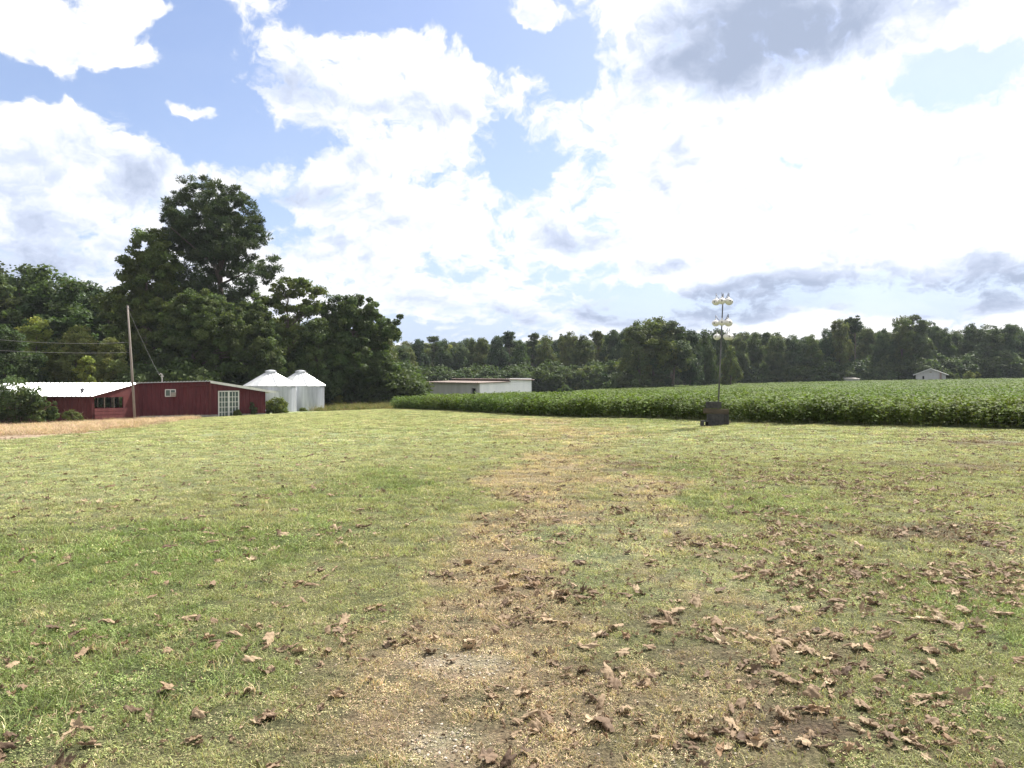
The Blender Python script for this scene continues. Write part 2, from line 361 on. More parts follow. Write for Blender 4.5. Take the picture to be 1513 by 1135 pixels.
c = mmix(t, 1, c, mramp(t, f2, [(.28,(.62,.55,.50)),(.5,(1,1,1)),(.75,(1.30,1.27,1.2))]), 'MULTIPLY')
c = mmix(t, 1, c, mramp(t, f3, [(.3,(.70,.80,.70)),(.7,(1.28,1.18,1.2))]), 'MULTIPLY')
t.links.new(c, b.inputs['Base Color'])
ad = t.nodes.new('ShaderNodeMath'); ad.operation = 'MULTIPLY_ADD'; t.links.new(f2, ad.inputs[0]); ad.inputs[1].default_value = 2.5; t.links.new(f1, ad.inputs[2])
mbump(t, b, ad.outputs[0], 1.0, .03)
M_turf = m
go = link('ground', np_mesh('ground', np.stack([GX.ravel(), GY.ravel(), GZ.ravel()], 1), F, M_turf, gc.reshape(-1, 3), True))
tag(go, kind='structure', label='thin mown turf with straw, bare soil and gravel patches')

# ------------------------------------------------------------------ instanced ground cover ("stuff" only)
def gn_instance(name, pts, rot, scl, idxs, tint, protos, mats, label, cat):
    col = bpy.data.collections.new(name + '_kit')
    for i, me in enumerate(protos):
        o = bpy.data.objects.new('kit_%s_%02d' % (name, i), me); col.objects.link(o)
    me = bpy.data.meshes.new(name); me.vertices.add(len(pts)); me.vertices.foreach_set('co', np.asarray(pts, np.float32).ravel())
    def A(n_a, ty, arr, key):
        a = me.attributes.new(n_a, ty, 'POINT'); a.data.foreach_set(key, np.ascontiguousarray(arr).ravel())
    A('rot', 'FLOAT_VECTOR', np.asarray(rot, np.float32), 'vector'); A('scl', 'FLOAT_VECTOR', np.asarray(scl, np.float32), 'vector')
    A('idx', 'INT', np.asarray(idxs, np.int32), 'value')
    tt = np.ones((len(pts), 4), np.float32); tt[:, :3] = tint; A('tint', 'FLOAT_COLOR', tt, 'color')
    me.update(); ob = link(name, me)
    for m_ in mats: me.materials.append(m_)
    ng = bpy.data.node_groups.new(name + '_scatter', 'GeometryNodeTree')
    ng.interface.new_socket('Geometry', in_out='INPUT', socket_type='NodeSocketGeometry'); ng.interface.new_socket('Geometry', in_out='OUTPUT', socket_type='NodeSocketGeometry')
    gi = ng.nodes.new('NodeGroupInput'); gout = ng.nodes.new('NodeGroupOutput')
    ci = ng.nodes.new('GeometryNodeCollectionInfo'); ci.inputs[0].default_value = col; ci.inputs['Separate Children'].default_value = True; ci.inputs['Reset Children'].default_value = True
    ip = ng.nodes.new('GeometryNodeInstanceOnPoints'); ip.inputs['Pick Instance'].default_value = True
    def NA(n_a, ty):
        q = ng.nodes.new('GeometryNodeInputNamedAttribute'); q.data_type = ty; q.inputs[0].default_value = n_a; return q.outputs[0]
    ng.links.new(gi.outputs[0], ip.inputs['Points']); ng.links.new(ci.outputs[0], ip.inputs['Instance'])
    ng.links.new(NA('idx', 'INT'), ip.inputs['Instance Index']); ng.links.new(NA('rot', 'FLOAT_VECTOR'), ip.inputs['Rotation'])
    ng.links.new(NA('scl', 'FLOAT_VECTOR'), ip.inputs['Scale']); ng.links.new(ip.outputs[0], gout.inputs[0])
    md = ob.modifiers.new('scatter', 'NODES'); md.node_group = ng
    tag(ob, label, cat, kind='stuff')
    return ob
rs = np.random.RandomState(7)
def blades(n, rad, hmin, hmax, wid, lean, seed, cvar=.38, segs=2):
    r = np.random.RandomState(seed); V = []; F = []; Cc = []
    for i in range(n):
        a = r.rand()*6.283; d = rad*math.sqrt(r.rand()); x, y = d*math.cos(a), d*math.sin(a)
        hh = hmin + (hmax-hmin)*r.rand(); th = r.rand()*6.283; ln = lean*(.3+r.rand())
        dx, dy = math.cos(th), math.sin(th); ph = r.rand()*3.14; ox, oy = math.cos(ph)*wid/2, math.sin(ph)*wid/2
        cc = (1-cvar+2*cvar*r.rand()); dr = r.rand(); bb = len(V)
        for k in range(segs+1):
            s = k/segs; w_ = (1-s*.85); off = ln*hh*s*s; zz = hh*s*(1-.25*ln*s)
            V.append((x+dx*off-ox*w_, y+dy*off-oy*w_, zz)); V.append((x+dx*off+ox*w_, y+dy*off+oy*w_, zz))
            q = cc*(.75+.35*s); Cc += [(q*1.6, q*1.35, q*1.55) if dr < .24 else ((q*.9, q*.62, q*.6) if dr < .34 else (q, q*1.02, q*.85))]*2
        for k in range(segs): F.append((bb+2*k, bb+2*k+1, bb+2*k+3, bb+2*k+2))
    return np_mesh('grass_tuft', V, F, M_grass, np.array(Cc))
def clover(n, rad, size, hmax, seed):
    r = np.random.RandomState(seed); V = []; F = []; Cc = []
    for i in range(n):
        a = r.rand()*6.283; d = rad*math.sqrt(r.rand()); x, y, z = d*math.cos(a), d*math.sin(a), hmax*(.25+.75*r.rand())
        nrm = Vector((r.randn()*.5, r.randn()*.5, 1)).normalized(); t1 = nrm.orthogonal().normalized(); t2 = nrm.cross(t1)
        th = r.rand()*6.28; e1 = t1*math.cos(th)+t2*math.sin(th); e2 = nrm.cross(e1); s = size*(.5+.8*r.rand()); cc = .55+.75*r.rand(); dr = r.rand(); bb = len(V)
        for p in ((-s, 0), (0, -s*.45), (s, 0), (0, s*.45)):
            V.append(tuple(Vector((x, y, z)) + e1*p[0] + e2*p[1])); Cc.append((cc*1.6, cc*1.25, cc*1.4) if dr < .18 else (cc, cc, cc*.85))
        F.append((bb, bb+1, bb+2, bb+3))
    return np_mesh('ground_leaf_tuft', V, F, M_grass, np.array(Cc))
grass_kit = [blades(60, .085, .018, .050, .0042, .9, 1), blades(60, .085, .014, .042, .0042, 1.1, 2), blades(42, .08, .025, .075, .0045, .8, 3),
             clover(60, .085, .0062, .026, 4), clover(60, .09, .0075, .020, 5), blades(70, .09, .008, .028, .0045, 1.8, 6),
             blades(22, .05, .04, .10, .0045, .6, 7)]
far_kit = [blades(70, .22, .025, .075, .011, .9, 11), blades(70, .24, .02, .06, .012, 1.3, 12), clover(80, .22, .022, .05, 13), blades(60, .2, .04, .11, .011, .7, 14)]
def field_points(y0, y1, dens, seed, margin=1.12):
    r = np.random.RandomState(seed); A = (y1*y1-y0*y0)*.66*margin; n = int(A*dens)
    y = np.sqrt(y0*y0 + (y1*y1-y0*y0)*r.rand(n)); x = (r.rand(n)*2-1)*.66*margin*y
    return x, y, r
# soybean field outline (also used to keep the turf out)
SOY_EDGE = [(40.0,18.5),(15.6,23.7)] + [W(1321,25.4), W(1165,26.9), W(1074,28.0), W(1024,29.6), W(971,31.0), W(917,32.0), W(864,32.6), W(774,36.5), W(721,41.0), W(667,47.5), W(600,57.0), W(581,60.0)]
SOY_BACK = [(-9.6,66.0),(-9.0,76.0),(-4.0,84.0),(6.0,97.0),(10.0,125.0),(32.0,176.0),(80.0,192.0),(150.0,196.0),(200.0,150.0),(120.0,60.0)]
SOY = np.array(SOY_EDGE + SOY_BACK)
def inside(x, y, poly):
    c = np.zeros(np.shape(x), bool); n = len(poly); j = n-1
    for i in range(n):
        xi, yi = poly[i]; xj, yj = poly[j]
        c ^= ((yi > y) != (yj > y)) & (x < (xj-xi)*(y-yi)/(yj-yi+1e-12)+xi); j = i
    return c
def edge_dist(x, y, pts):
    d = np.full(np.shape(x), 1e9)
    for (x0, y0), (x1, y1) in zip(pts[:-1], pts[1:]):
        dx, dy = x1-x0, y1-y0; tt_ = np.clip(((x-x0)*dx+(y-y0)*dy)/(dx*dx+dy*dy), 0, 1)
        d = np.minimum(d, np.hypot(x-x0-tt_*dx, y-y0-tt_*dy))
    return d
def scatter_grass(name, y0, y1, dens, seed, kit, sc0, label, smul=1.0, keep=None):
    x, y, r = field_points(y0, y1, dens, seed)
    k = ~inside(x, y, SOY); x, y = x[k], y[k]
    w = zones(x, y); bare = w[:, GRAV]*1.0 + w[:, SOIL]*.75 + w[:, STRAW]*.12
    patch = fbm(x*3.1, y*3.1, 3, 91)
    k = (r.rand(len(x)) > bare) & (r.rand(len(x)) < .45+patch*1.2) & (strip(x, y) < .4); x, y, w = x[k], y[k], w[k]
    n = len(x); z = hgt(x, y)
    col = (w[..., None]*ZC).sum(-2)
    dry = r.rand(n); straw = np.array((.37,.325,.225)); mixf = np.where(dry < .10+.5*w[:, STRAW]+.12*w[:, PALE], .55, .06)[:, None]
    col = col*(1-mixf) + straw*mixf
    col = col*(.55+.95*r.rand(n)**1.2)[:, None]*np.interp(y, [8, 25], [1.50, 1.30])[:, None]
    nk = len(kit)
    if nk > 5:
        p_l = w[:, LUSH] + .3*w[:, MID]; q = r.rand(n)
        ids = np.where(q < .25+.2*p_l, r.choice([0, 2, 6], n, p=[.5,.42,.08]), r.choice([1, 3, 4, 5], n, p=[.2,.32,.26,.22]))
    else: ids = r.randint(0, nk, n)
    s = sc0*(.7+.6*r.rand(n))*(.85+.4*w[:, LUSH])
    rot = np.zeros((n, 3)); rot[:, 2] = r.rand(n)*6.283
    gn_instance(name, np.stack([x, y, z-.002], 1), rot, np.stack([s, s, s*smul*.74], 1), ids, col, kit, [M_grass], label, 'grass')
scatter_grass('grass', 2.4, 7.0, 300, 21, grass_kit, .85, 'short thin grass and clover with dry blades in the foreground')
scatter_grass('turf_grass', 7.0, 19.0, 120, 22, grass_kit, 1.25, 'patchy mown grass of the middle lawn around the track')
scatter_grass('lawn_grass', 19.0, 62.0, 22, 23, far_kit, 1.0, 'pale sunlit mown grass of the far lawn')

# gravel
def stone(seed):
    r = np.random.RandomState(seed); V = []; n = 6
    for k, (rr, z) in enumerate(((.5, -.2), (1, .05), (.6, .42))):
        for i in range(n): t_ = 6.283*i/n; q = rr*(.75+.5*r.rand()); V.append((q*math.cos(t_), q*.75*math.sin(t_), z+.12*r.randn()*.5))
    V.append((0, 0, .5)); F = []
    for k in range(2):
        for i in range(n): a, b_ = k*n+i, k*n+(i+1) % n; F += [(a, b_, b_+n), (a, b_+n, a+n)]
    for i in range(n): F.append((2*n+i, 2*n+(i+1) % n, 3*n))
    return np_mesh('pebble', V, F, M_stone)
m, t, b = mat('stone', (.5,.46,.4), .9, .2)
a2 = t.nodes.new('ShaderNodeAttribute'); a2.attribute_name = 'tint'; a2.attribute_type = 'INSTANCER'; t.links.new(a2.outputs['Color'], b.inputs['Base Color']); M_stone = m
x, y, r = field_points(2.4, 10.0, 2400, 31)
w = zones(x, y); k = r.rand(len(x)) < w[:, GRAV]*1.0 + w[:, SOIL]*.05 + w[:, STRAW]*.05; x, y = x[k], y[k]; n = len(x)
s = .003+.0085*r.rand(n)**2.6; rot = r.rand(n, 3)*np.array((.6,.6,6.28))
gcol = np.array((.40,.35,.28))*(.45+.75*r.rand(n))[:, None]
gn_instance('gravel', np.stack([x, y, hgt(x, y)+.002], 1), rot, np.stack([s]*3, 1), r.randint(0, 3, n), gcol, [stone(i) for i in range(3)], [M_stone], 'pale crushed gravel showing through the turf of the track', 'gravel')

# ------------------------------------------------------------------ fallen leaves
M_leafdry, t, b = mat('dry_leaf', (.30,.2,.14), .75, .2)
oi = t.nodes.new('ShaderNodeObjectInfo'); a2 = t.nodes.new('ShaderNodeAttribute'); a2.attribute_name = 'Col'
tcn = t.nodes.new('ShaderNodeTexCoord'); f = mnoise(t, tcn.outputs['Object'], 26, 4, .6)
rv = t.nodes.new('ShaderNodeMath'); rv.operation = 'ADD'; t.links.new(oi.outputs['Random'], rv.inputs[0]); rv.inputs[1].default_value = 0
c = mramp(t, rv.outputs[0], [(0,(.12,.085,.06)),(.25,(.24,.178,.122)),(.65,(.34,.262,.175)),(.85,(.46,.375,.255)),(1,(.26,.17,.10))])
c = mmix(t, 1, c, mramp(t, f, [(.3,(.62,.58,.55)),(.65,(1.15,1.12,1.1))]), 'MULTIPLY'); c = mmix(t, 1, c, a2.outputs['Color'], 'MULTIPLY')
g = t.nodes.new('ShaderNodeNewGeometry'); c = mmix(t, g.outputs['Backfacing'], c, mmix(t, 1, c, (.78,.74,.72), 'MULTIPLY'))
t.links.new(c, b.inputs['Base Color'])
tr = t.nodes.new('ShaderNodeBsdfTranslucent'); t.links.new(c, tr.inputs[0]); mxs = t.nodes.new('ShaderNodeMixShader'); mxs.inputs[0].default_value = .12
t.links.new(b.outputs[0], mxs.inputs[1]); t.links.new(tr.outputs[0], mxs.inputs[2]); t.links.new(mxs.outputs[0], t.nodes['Material Output'].inputs[0])
def dry_leaf(seed):
    """palmate leaf, 1 unit across, five pointed lobes, curled and crumpled"""
    r = np.random.RandomState(seed); V = []; Cc = []; F = []; na, nr = 40, 6
    curl = 1.1+2.0*r.rand(); curl2 = (r.rand()-.3)*1.8; cd = r.rand()*6.28; ph = r.rand(6)*6.28; cup = r.rand()*.8
    for i in range(na):
        a = 6.283*i/na
        lobe = abs(math.cos((a-1.5708)*2.5))**1.1; rad = (.27+.27*lobe)*(1-.35*max(0, -math.sin(a))**2)
        rad *= 1+.12*math.sin(a*13+ph[0])+.06*math.sin(a*23+ph[1])
        for j in range(nr):
            s = (j+1)/nr; x = rad*s*math.cos(a); y = rad*s*math.sin(a)
            u = x*math.cos(cd)+y*math.sin(cd); v = -x*math.sin(cd)+y*math.cos(cd)
            k = curl*3.0; zz = (1-math.cos(u*k))/k; uu = math.sin(u*k)/k
            zz += curl2*v*v*1.3 + cup*s*s*.1*math.sin(a*3+ph[2]) + .055*math.sin(u*19+ph[3]+v*11) + .05*math.sin(v*23+ph[4]-u*6)*s
            V.append((uu*math.cos(cd)-v*math.sin(cd), uu*math.sin(cd)+v*math.cos(cd), zz)); q = .85+.2*s; Cc.append((q, q, q))
    V.append((0, 0, 0)); Cc.append((.8, .8, .8)); c0 = len(V)-1; T = []
    for i in range(na):
        i2 = (i+1) % na
        T.append((c0, i*nr, i2*nr))
        for j in range(nr-1): T += [(i*nr+j, i*nr+j+1, i2*nr+j+1), (i*nr+j, i2*nr+j+1, i2*nr+j)]
    # stalk
    bb = len(V)
    for p in ((-.006, 0, 0), (.006, 0, 0), (.02, -.32, .05), (.01, -.32, .05)): V.append(p); Cc.append((.7, .6, .5))
    T += [(bb, bb+1, bb+2), (bb, bb+2, bb+3)]
    V = np.array(V); V[:, 2] -= np.percentile(V[:, 2], 12)
    return np_mesh('fallen_leaf', V, T, M_leafdry, np.array(Cc), True)
leaf_kit = [dry_leaf(100+i) for i in range(9)]
# density of the litter: drifts
LB = [(1250,790,150,22,2.6),(1180,830,90,22,2.0),(1330,870,180,24,2.2),(1130,810,70,26,1.6),(1120,860,60,20,1.5),(1250,950,90,14,2.6),(1150,1090,110,40,2.6),(1000,960,150,40,1.6),(1160,990,60,30,1.8),(1350,1060,90,40,1.5),
      (950,880,120,20,1.0),(780,870,60,24,2.2),(770,920,60,14,1.8),(720,850,50,20,1.0),(300,865,110,7,2.2),(120,960,100,28,1.5),(60,1090,100,60,1.7),(230,1050,120,50,1.0),(480,950,110,20,.9),(340,960,80,20,.6),
      (440,790,90,14,1.2),(800,760,60,30,.9),(940,770,60,40,1.0),(920,700,60,14,.9),(1300,720,240,30,1.3),(1400,800,130,24,1.3),(1460,860,80,30,1.8),(620,880,120,50,.6),(760,1050,120,60,.6),(1430,980,90,60,.9),(960,1080,90,50,1.2),
      (1250,880,60,10,1.8),(850,1080,80,30,.9),(720,1070,60,14,1.0),(1400,650,120,10,1.0),(1200,700,120,18,.9)]
def litter(x, y):
    d = .24 + .36*np.clip((x+1.5)/4, 0, 1)
    for (u, v, ru, rv, k) in LB:
        Y = CAMH*FP/(v-HV); X = (u-CU)/FP*Y; d = d + k*np.exp(-((x-X)/(ru/FP*Y))**2 - ((y-Y)/(rv*Y*Y/(FP*CAMH)))**2)
    return d*np.clip(fbm(x*1.7, y*1.7, 4, 61)*2.6-.75, .05, 2)
x, y, r = field_points(3.0, 34.0, 105, 41, 1.03)
k = (r.rand(len(x)) < litter(x, y)*.40*np.clip(8/np.maximum(y, 5), .35, 1.0)) & ~inside(x, y, SOY); x, y = x[k], y[k]
# drifts: satellites next to some leaves
sel = r.rand(len(x)) < .6; sx = x[sel]+r.randn(sel.sum())*.08; sy = y[sel]+r.randn(sel.sum())*.06
x = np.concatenate([x, sx]); y = np.concatenate([y, sy]); o_ = np.argsort(y); x, y = x[o_], y[o_]; z = hgt(x, y); n = len(x)
sz = (.045+.085*r.rand(n)**1.6)*np.where(r.rand(n) < .25, .6, 1)
tilt = r.randn(n, 2)*.30; yaw = r.rand(n)*6.283; flip = np.where(r.rand(n) < .45, math.pi, 0)
vis = np.abs(x) < .66*y+.05
first = np.where(vis)[0][:299]; isf = np.zeros(n, bool); isf[first] = True
zl = zones(x, y); wheref = np.argmax(zl, 1)
place = {LUSH: 'on darker green grass', PALE: 'on yellowish grass', STRAW: 'on straw-coloured turf', SOIL: 'on brown soil', GRAV: 'on pale gravel', MID: 'on thin mid-green grass'}
size_w = lambda s: 'small' if s < .065 else ('medium' if s < .095 else 'large')
for i in first:
    kk = int(r.randint(0, 9)); o = link('fallen_leaf', leaf_kit[kk]); s = sz[i]
    up = flip[i] > 1
    o.location = (x[i], y[i], z[i] + .010 + (.2*s if up else .0)); o.rotation_euler = (tilt[i,0]+flip[i], tilt[i,1], yaw[i]); o.scale = (s*(1.0 if i % 3 else 1.3), s, s*.5)
    uu_ = x[i]/y[i]; side = 'far left' if uu_ < -.40 else ('left' if uu_ < -.14 else ('middle' if uu_ < .12 else ('right' if uu_ < .38 else 'far right')))
    dist_w = 'nearest foreground' if y[i] < y[first[90]] else ('near foreground' if y[i] < y[first[190]] else 'a little farther back')
    tag(o, '%s %s brown dry leaf %s, %s, %s' % (size_w(s), 'cupped-down' if up else 'curled-up', place[int(wheref[i])], dist_w, side), 'leaf', 'fallen dry leaves scattered over the turf')
rest = ~isf; nr_ = rest.sum(); s = sz[rest]
gn_instance('leaf_litter', np.stack([x[rest], y[rest], z[rest]+.010+np.where(flip[rest] > 1, .2*s, 0)], 1), np.stack([tilt[rest,0]+flip[rest], tilt[rest,1], yaw[rest]], 1), np.stack([s*1.2, s, s*.5], 1),
            rs.randint(0, 9, nr_), np.ones((nr_, 3)), leaf_kit, [M_leafdry], 'dry brown leaf litter thinning out over the farther turf', 'leaf litter')
print('LEAVES', n, 'individual', len(first))
# crumbs: broken bits of leaf
x, y, r = field_points(2.6, 24.0, 290, 43, 1.05)
k = (r.rand(len(x)) < litter(x, y)*.55+.06) & ~inside(x, y, SOY); x, y = x[k], y[k]; n = len(x); s = .014+.034*r.rand(n)**1.3
gn_instance('leaf_crumbs', np.stack([x, y, hgt(x, y)+.012], 1), np.stack([r.randn(n)*.6, r.randn(n)*.6, r.rand(n)*6.28], 1), np.stack([s, s*.7, s], 1), r.randint(0, 9, n), np.ones((n, 3)), leaf_kit, [M_leafdry], 'broken bits of brown leaf among the grass', 'leaf litter')

# ------------------------------------------------------------------ soybeans
def soy_plant(seed, nleaf=44, ht=.72, wid=.36):
    r = np.random.RandomState(seed); V = []; F = []; Cc = []
    for i in range(nleaf):
        zz = ht*(.10+.90*r.rand()**.62); a = r.rand()*6.283; rr = wid*(.25+.75*r.rand())*(1.05-.45*abs(zz/ht-.6))
        cx, cy = rr*math.cos(a), rr*math.sin(a); cc = (.78+.44*r.rand())*(.9+.15*zz/ht); yel = 1+.18*r.rand()
        for k in range(3):
            th = a + (k-1)*1.15 + r.randn()*.2
            d = Vector((math.cos(th), math.sin(th), -.15+r.randn()*.35)).normalized()
            side = Vector((-math.sin(th), math.cos(th), r.randn()*.35)).normalized()
            L_ = .062+.030*r.rand(); o_ = Vector((cx, cy, zz)); bb = len(V)
            pts = [o_+d*L_*.12, o_+d*L_*.55+side*L_*.40, o_+d*L_*1.35, o_+d*L_*.55-side*L_*.40]
            for p in pts: V.append(tuple(p)); Cc.append((cc*yel, cc, cc*.8))
            F.append((bb, bb+1, bb+2, bb+3))
    for i in range(3):
        bb = len(V); a = r.rand()*6.28; dx, dy = .004*math.cos(a), .004*math.sin(a); tx, ty = r.randn()*.06, r.randn()*.06
        V += [(-dx, -dy, 0), (dx, dy, 0), (tx+dx, ty+dy, ht*.9), (tx-dx, ty-dy, ht*.9)]; Cc += [(1.2, .8, .7)]*4; F.append((bb, bb+1, bb+2, bb+3))
    return np_mesh('soy_plant', V, F, M_soy, np.array(Cc))
soy_kit = [soy_plant(200+i) for i in range(6)]
def soy_scatter(name, dmin, dmax, spacing, seed, sc0, label):
    r = np.random.RandomState(seed)
    # rows run roughly along the near edge
    ang = math.atan2(-4.5, 40); ca, sa = math.cos(ang), math.sin(ang)
    uu = np.arange(-160, 260, spacing*.55); vv = np.arange(-40, 260, spacing); U, V_ = np.meshgrid(uu, vv); U = U.ravel(); V_ = V_.ravel()
    U = U + r.randn(len(U))*spacing*.2; V_ = V_ + r.randn(len(U))*spacing*.10
    x = U*ca - V_*sa; y = U*sa + V_*ca
    jx = (fbm(x*1.3, y*1.3, 3, 88)-.5)*1.3; k = (np.abs(x) < .72*y+3) & inside(x, y+jx, SOY); x, y = x[k], y[k]; d = np.hypot(x, y)
    k = (d >= dmin) & (d < dmax); x, y = x[k], y[k]; n = len(x)
    ed = edge_dist(x, y, SOY_EDGE)
    s = sc0*(.78+.36*r.rand(n))*(.86+.26*fbm(x*.35, y*.35, 3, 8))*np.clip(.84+.3*ed, .84, 1)*np.where(x < 6, 1+np.clip((6-x)/90, 0, .06), 1)
    tint = np.ones((n, 3))*((.70+.45*fbm(x*.25, y*.25, 3, 9))*(.68+.62*r.rand(n)))[:, None]; tint[:, 0] *= 1+.25*(fbm(x*.12, y*.12, 2, 19)-.5)
    rot = np.stack([r.randn(n)*.1, r.randn(n)*.1, r.rand(n)*6.28], 1); zs = np.ones(n)*.80/.72*(1/sc0 if sc0 > 1.25 else 1)
    gn_instance(name, np.stack([x, y, hgt(x, y)-.02], 1), rot, np.stack([s, s, s*zs], 1), r.randint(0, 6, n), tint, soy_kit, [M_soy], label, 'crop')
    print(name, n)
soy_scatter('soybean_crop', 0, 62, .42, 51, 1.1, 'dense knee-high green soybean crop along the turf edge')
soy_scatter('far_soybean_crop', 62, 260, .95, 52, 2.0, 'green soybean crop stretching back to the far treeline')

# ------------------------------------------------------------------ trees
def unit(r, n):
    v = r.randn(n, 3); return v/np.linalg.norm(v, axis=1, keepdims=True)
def crown_mesh(seed, lobes, nclump, cr, nleaf, ls, material, aspect=.55, flat=.75, shell=.5, zmin=0, needle=False, cvar=.28, fn=None):
    r = np.random.RandomState(seed); lobes = np.array(lobes, float)
    vol = lobes[:,3]*lobes[:,4]*lobes[:,5]; p = vol**.67; p /= p.sum(); li = r.choice(len(lobes), nclump, p=p)
    d = unit(r, nclump); rr = shell + (1-shell)*r.rand(nclump)**.6
    cen = lobes[li,:3] + d*rr[:,None]*lobes[li,3:6]; k = cen[:,2] > zmin; cen, d = cen[k], d[k]
    if fn is not None: k = fn(cen); cen, d = cen[k], d[k]
    m_ = len(cen); crs = cr*(.55+.9*r.rand(m_)); cc = 1-cvar+2*cvar*r.rand(m_); yel = 1+.22*(r.rand(m_)-.3)
    cid = np.repeat(np.arange(m_), nleaf); n = len(cid)
    dd = unit(r, n); q = r.rand(n)**.45
    pos = cen[cid] + dd*q[:,None]*crs[cid][:,None]*np.array((1,1,flat))
    nrm = unit(r, n)*.9 + d[cid]*.35 + dd*.45 + np.array((0,0,.35)); nrm /= np.linalg.norm(nrm, axis=1, keepdims=True)
    t1 = np.cross(nrm, unit(r, n)); t1 /= np.linalg.norm(t1, axis=1, keepdims=True)
    if needle: t1 = dd*.8 + unit(r, n)*.5 + np.array((0,0,.25)); t1 /= np.linalg.norm(t1, axis=1, keepdims=True)
    t2 = np.cross(nrm, t1); t2 /= np.linalg.norm(t2, axis=1, keepdims=True)
    s = ls*(.6+.8*r.rand(n))[:,None]
    V = np.stack([pos-t1*s, pos-t2*s*aspect, pos+t1*s, pos+t2*s*aspect], 1).reshape(-1, 3)
    F = np.arange(4*n).reshape(-1, 4); c_ = (cc[cid]*(.85+.3*r.rand(n)))
    col = np.stack([c_*yel[cid], c_, c_*.95], 1).repeat(4, 0)
    return np_mesh('crown', V, F, material, col), cen
def trunk_mesh(seed, H, r0, cen, nl=14, lean=0, zs=.3, topf=.85, r_min=.03):
    r = np.random.RandomState(seed); mb = MB(); pts = []; n = 7
    bx, by = r.randn()*.02*H, r.randn()*.02*H
    for i in range(n):
        s = i/(n-1); pts.append(Vector((lean*s*H + bx*math.sin(s*3), by*math.sin(s*2.5), s*H*topf)))
    mb.tube(pts, [r0*(1.35 if i == 0 else 1)*(1-.82*i/(n-1)) for i in range(n)], 9)
    if len(cen):
        for j in r.choice(len(cen), min(nl, len(cen)), replace=False):
            c_ = Vector(cen[j]); s = min(.92, max(zs, (c_.z/(H*topf))*(.70+.22*r.rand()))); k = s*(n-1); i0 = min(int(k), n-2); p = pts[i0].lerp(pts[i0+1], k-i0)
            m1 = p.lerp(c_, .5) + Vector((r.randn()*.04, r.randn()*.04, .05+.04*r.randn()))*(c_-p).length; m0 = p.lerp(m1, .5)
            rr = max(r_min, r0*.42*(1-s*.6))
            mb.tube([p, m0, m1, c_], [rr, rr*.8, rr*.55, rr*.2], 6)
    return mb.mesh('trunk', M_bark, True)
def add_tree(name, loc, rz, scl, crown, trunk, label, cat='tree', group=None):
    e_ = empty(name, loc, rz, scl); link('crown', crown, e_)
    if trunk: link('trunk', trunk, e_)
    tag(e_, label, cat, group); return e_

# hero: tall pine behind the barn  (depth 88 m)
def tree_at(u, Y): X_, Y_ = W(u, Y); return (X_, Y_, h1(X_, Y_)-.1)
Yp = 88.0; sp = Yp/FP       # metres per photo pixel there
bx_, by_, bz_ = tree_at(318, Yp)
def pl(u, v, ru, rv, rd=None, dy=0, Y=Yp, u0=318, z0=None):   # a lobe from photo measures, real metres about the tree's foot
    s = Y/FP; return ((u-u0)*s, dy, zat(v, Y)-(bz_ if z0 is None else z0), ru*s, (rd or ru)*s*.95, rv*s)
lob = [pl(300,287,44,25),pl(330,300,44,28,dy=-1),pl(268,318,28,28),pl(325,345,62,30),pl(300,365,50,22,dy=1),pl(350,318,34,26),pl(285,345,46,26,dy=1),pl(360,330,30,20,dy=1),pl(300,335,50,30,dy=-2),pl(270,355,34,20),pl(375,352,26,14),pl(345,372,46,20,dy=-2),pl(388,388,26,15),
       pl(300,385,50,22,dy=2),pl(370,408,40,18,dy=-1),pl(330,425,56,18),pl(285,430,44,24,dy=-2),pl(355,445,42,14,dy=1),pl(395,400,18,10),pl(250,400,26,22)]
cm, cen = crown_mesh(301, lob, 1050, .56, 105, .17, M_pine_big, .26, .66, .55, needle=True, cvar=.3)
add_tree('pine_tree', (bx_, by_, bz_), 0, 1, cm, trunk_mesh(302, 26, .55, cen, 32, 0, .52, .93, .045), 'tallest tree, a dark pine with an open rounded crown rising above the red barn')
def hero(name, u, Y, lobes_px, seed, n, cr, nl, ls, mt, label, r0=.3, H=None, nlimb=26, **kw):
    X_, Y_, Z_ = tree_at(u, Y); lb = [pl(a[0], a[1], a[2], a[3], dy=(a[4] if len(a) > 4 else 0), Y=Y, u0=u, z0=Z_) for a in lobes_px]
    cm_, cn = crown_mesh(seed, lb, n, cr, nl, ls, mt, **kw); top = max(l[2]+l[5] for l in lb)
    return add_tree(name, (X_, Y_, Z_), 0, 1, cm_, trunk_mesh(seed+1, top, r0, cn, nlimb), label)
hero('sweetgum_tree', 222, 82, [(225,365,26,28),(205,385,26,22),(240,385,30,30),(215,420,40,26),(185,412,16,10),(200,450,42,32),(240,450,42,34),(235,500,48,42,-1),(190,500,32,40)], 311, 420, .58, 170, .135, M_olive_h,
     'broad-leaved tree with lighter green top leaning against the left side of the tall pine')
hero('oak_tree', 290, 78, [(290,470,46,34),(330,480,44,34,-1),(270,520,50,42),(330,525,52,40,1),(370,510,34,40),(300,450,34,20)], 321, 470, .56, 160, .135, M_broad_h, 'dense broad-leaved tree standing under the tall pine behind the red wall with the small window')
hero('spindly_tree', 425, 84, [(430,425,30,16),(458,432,22,12),(400,440,24,14),(440,455,36,14),(410,478,30,18,1),(462,458,14,10),(430,500,38,20),(470,428,10,9),(395,500,26,26),(440,530,36,26,1)], 331, 330, .46, 95, .13, M_olive_h,
     'thin open-crowned tree with sky showing through, above the two grain bins', .2, nlimb=60, shell=.2)
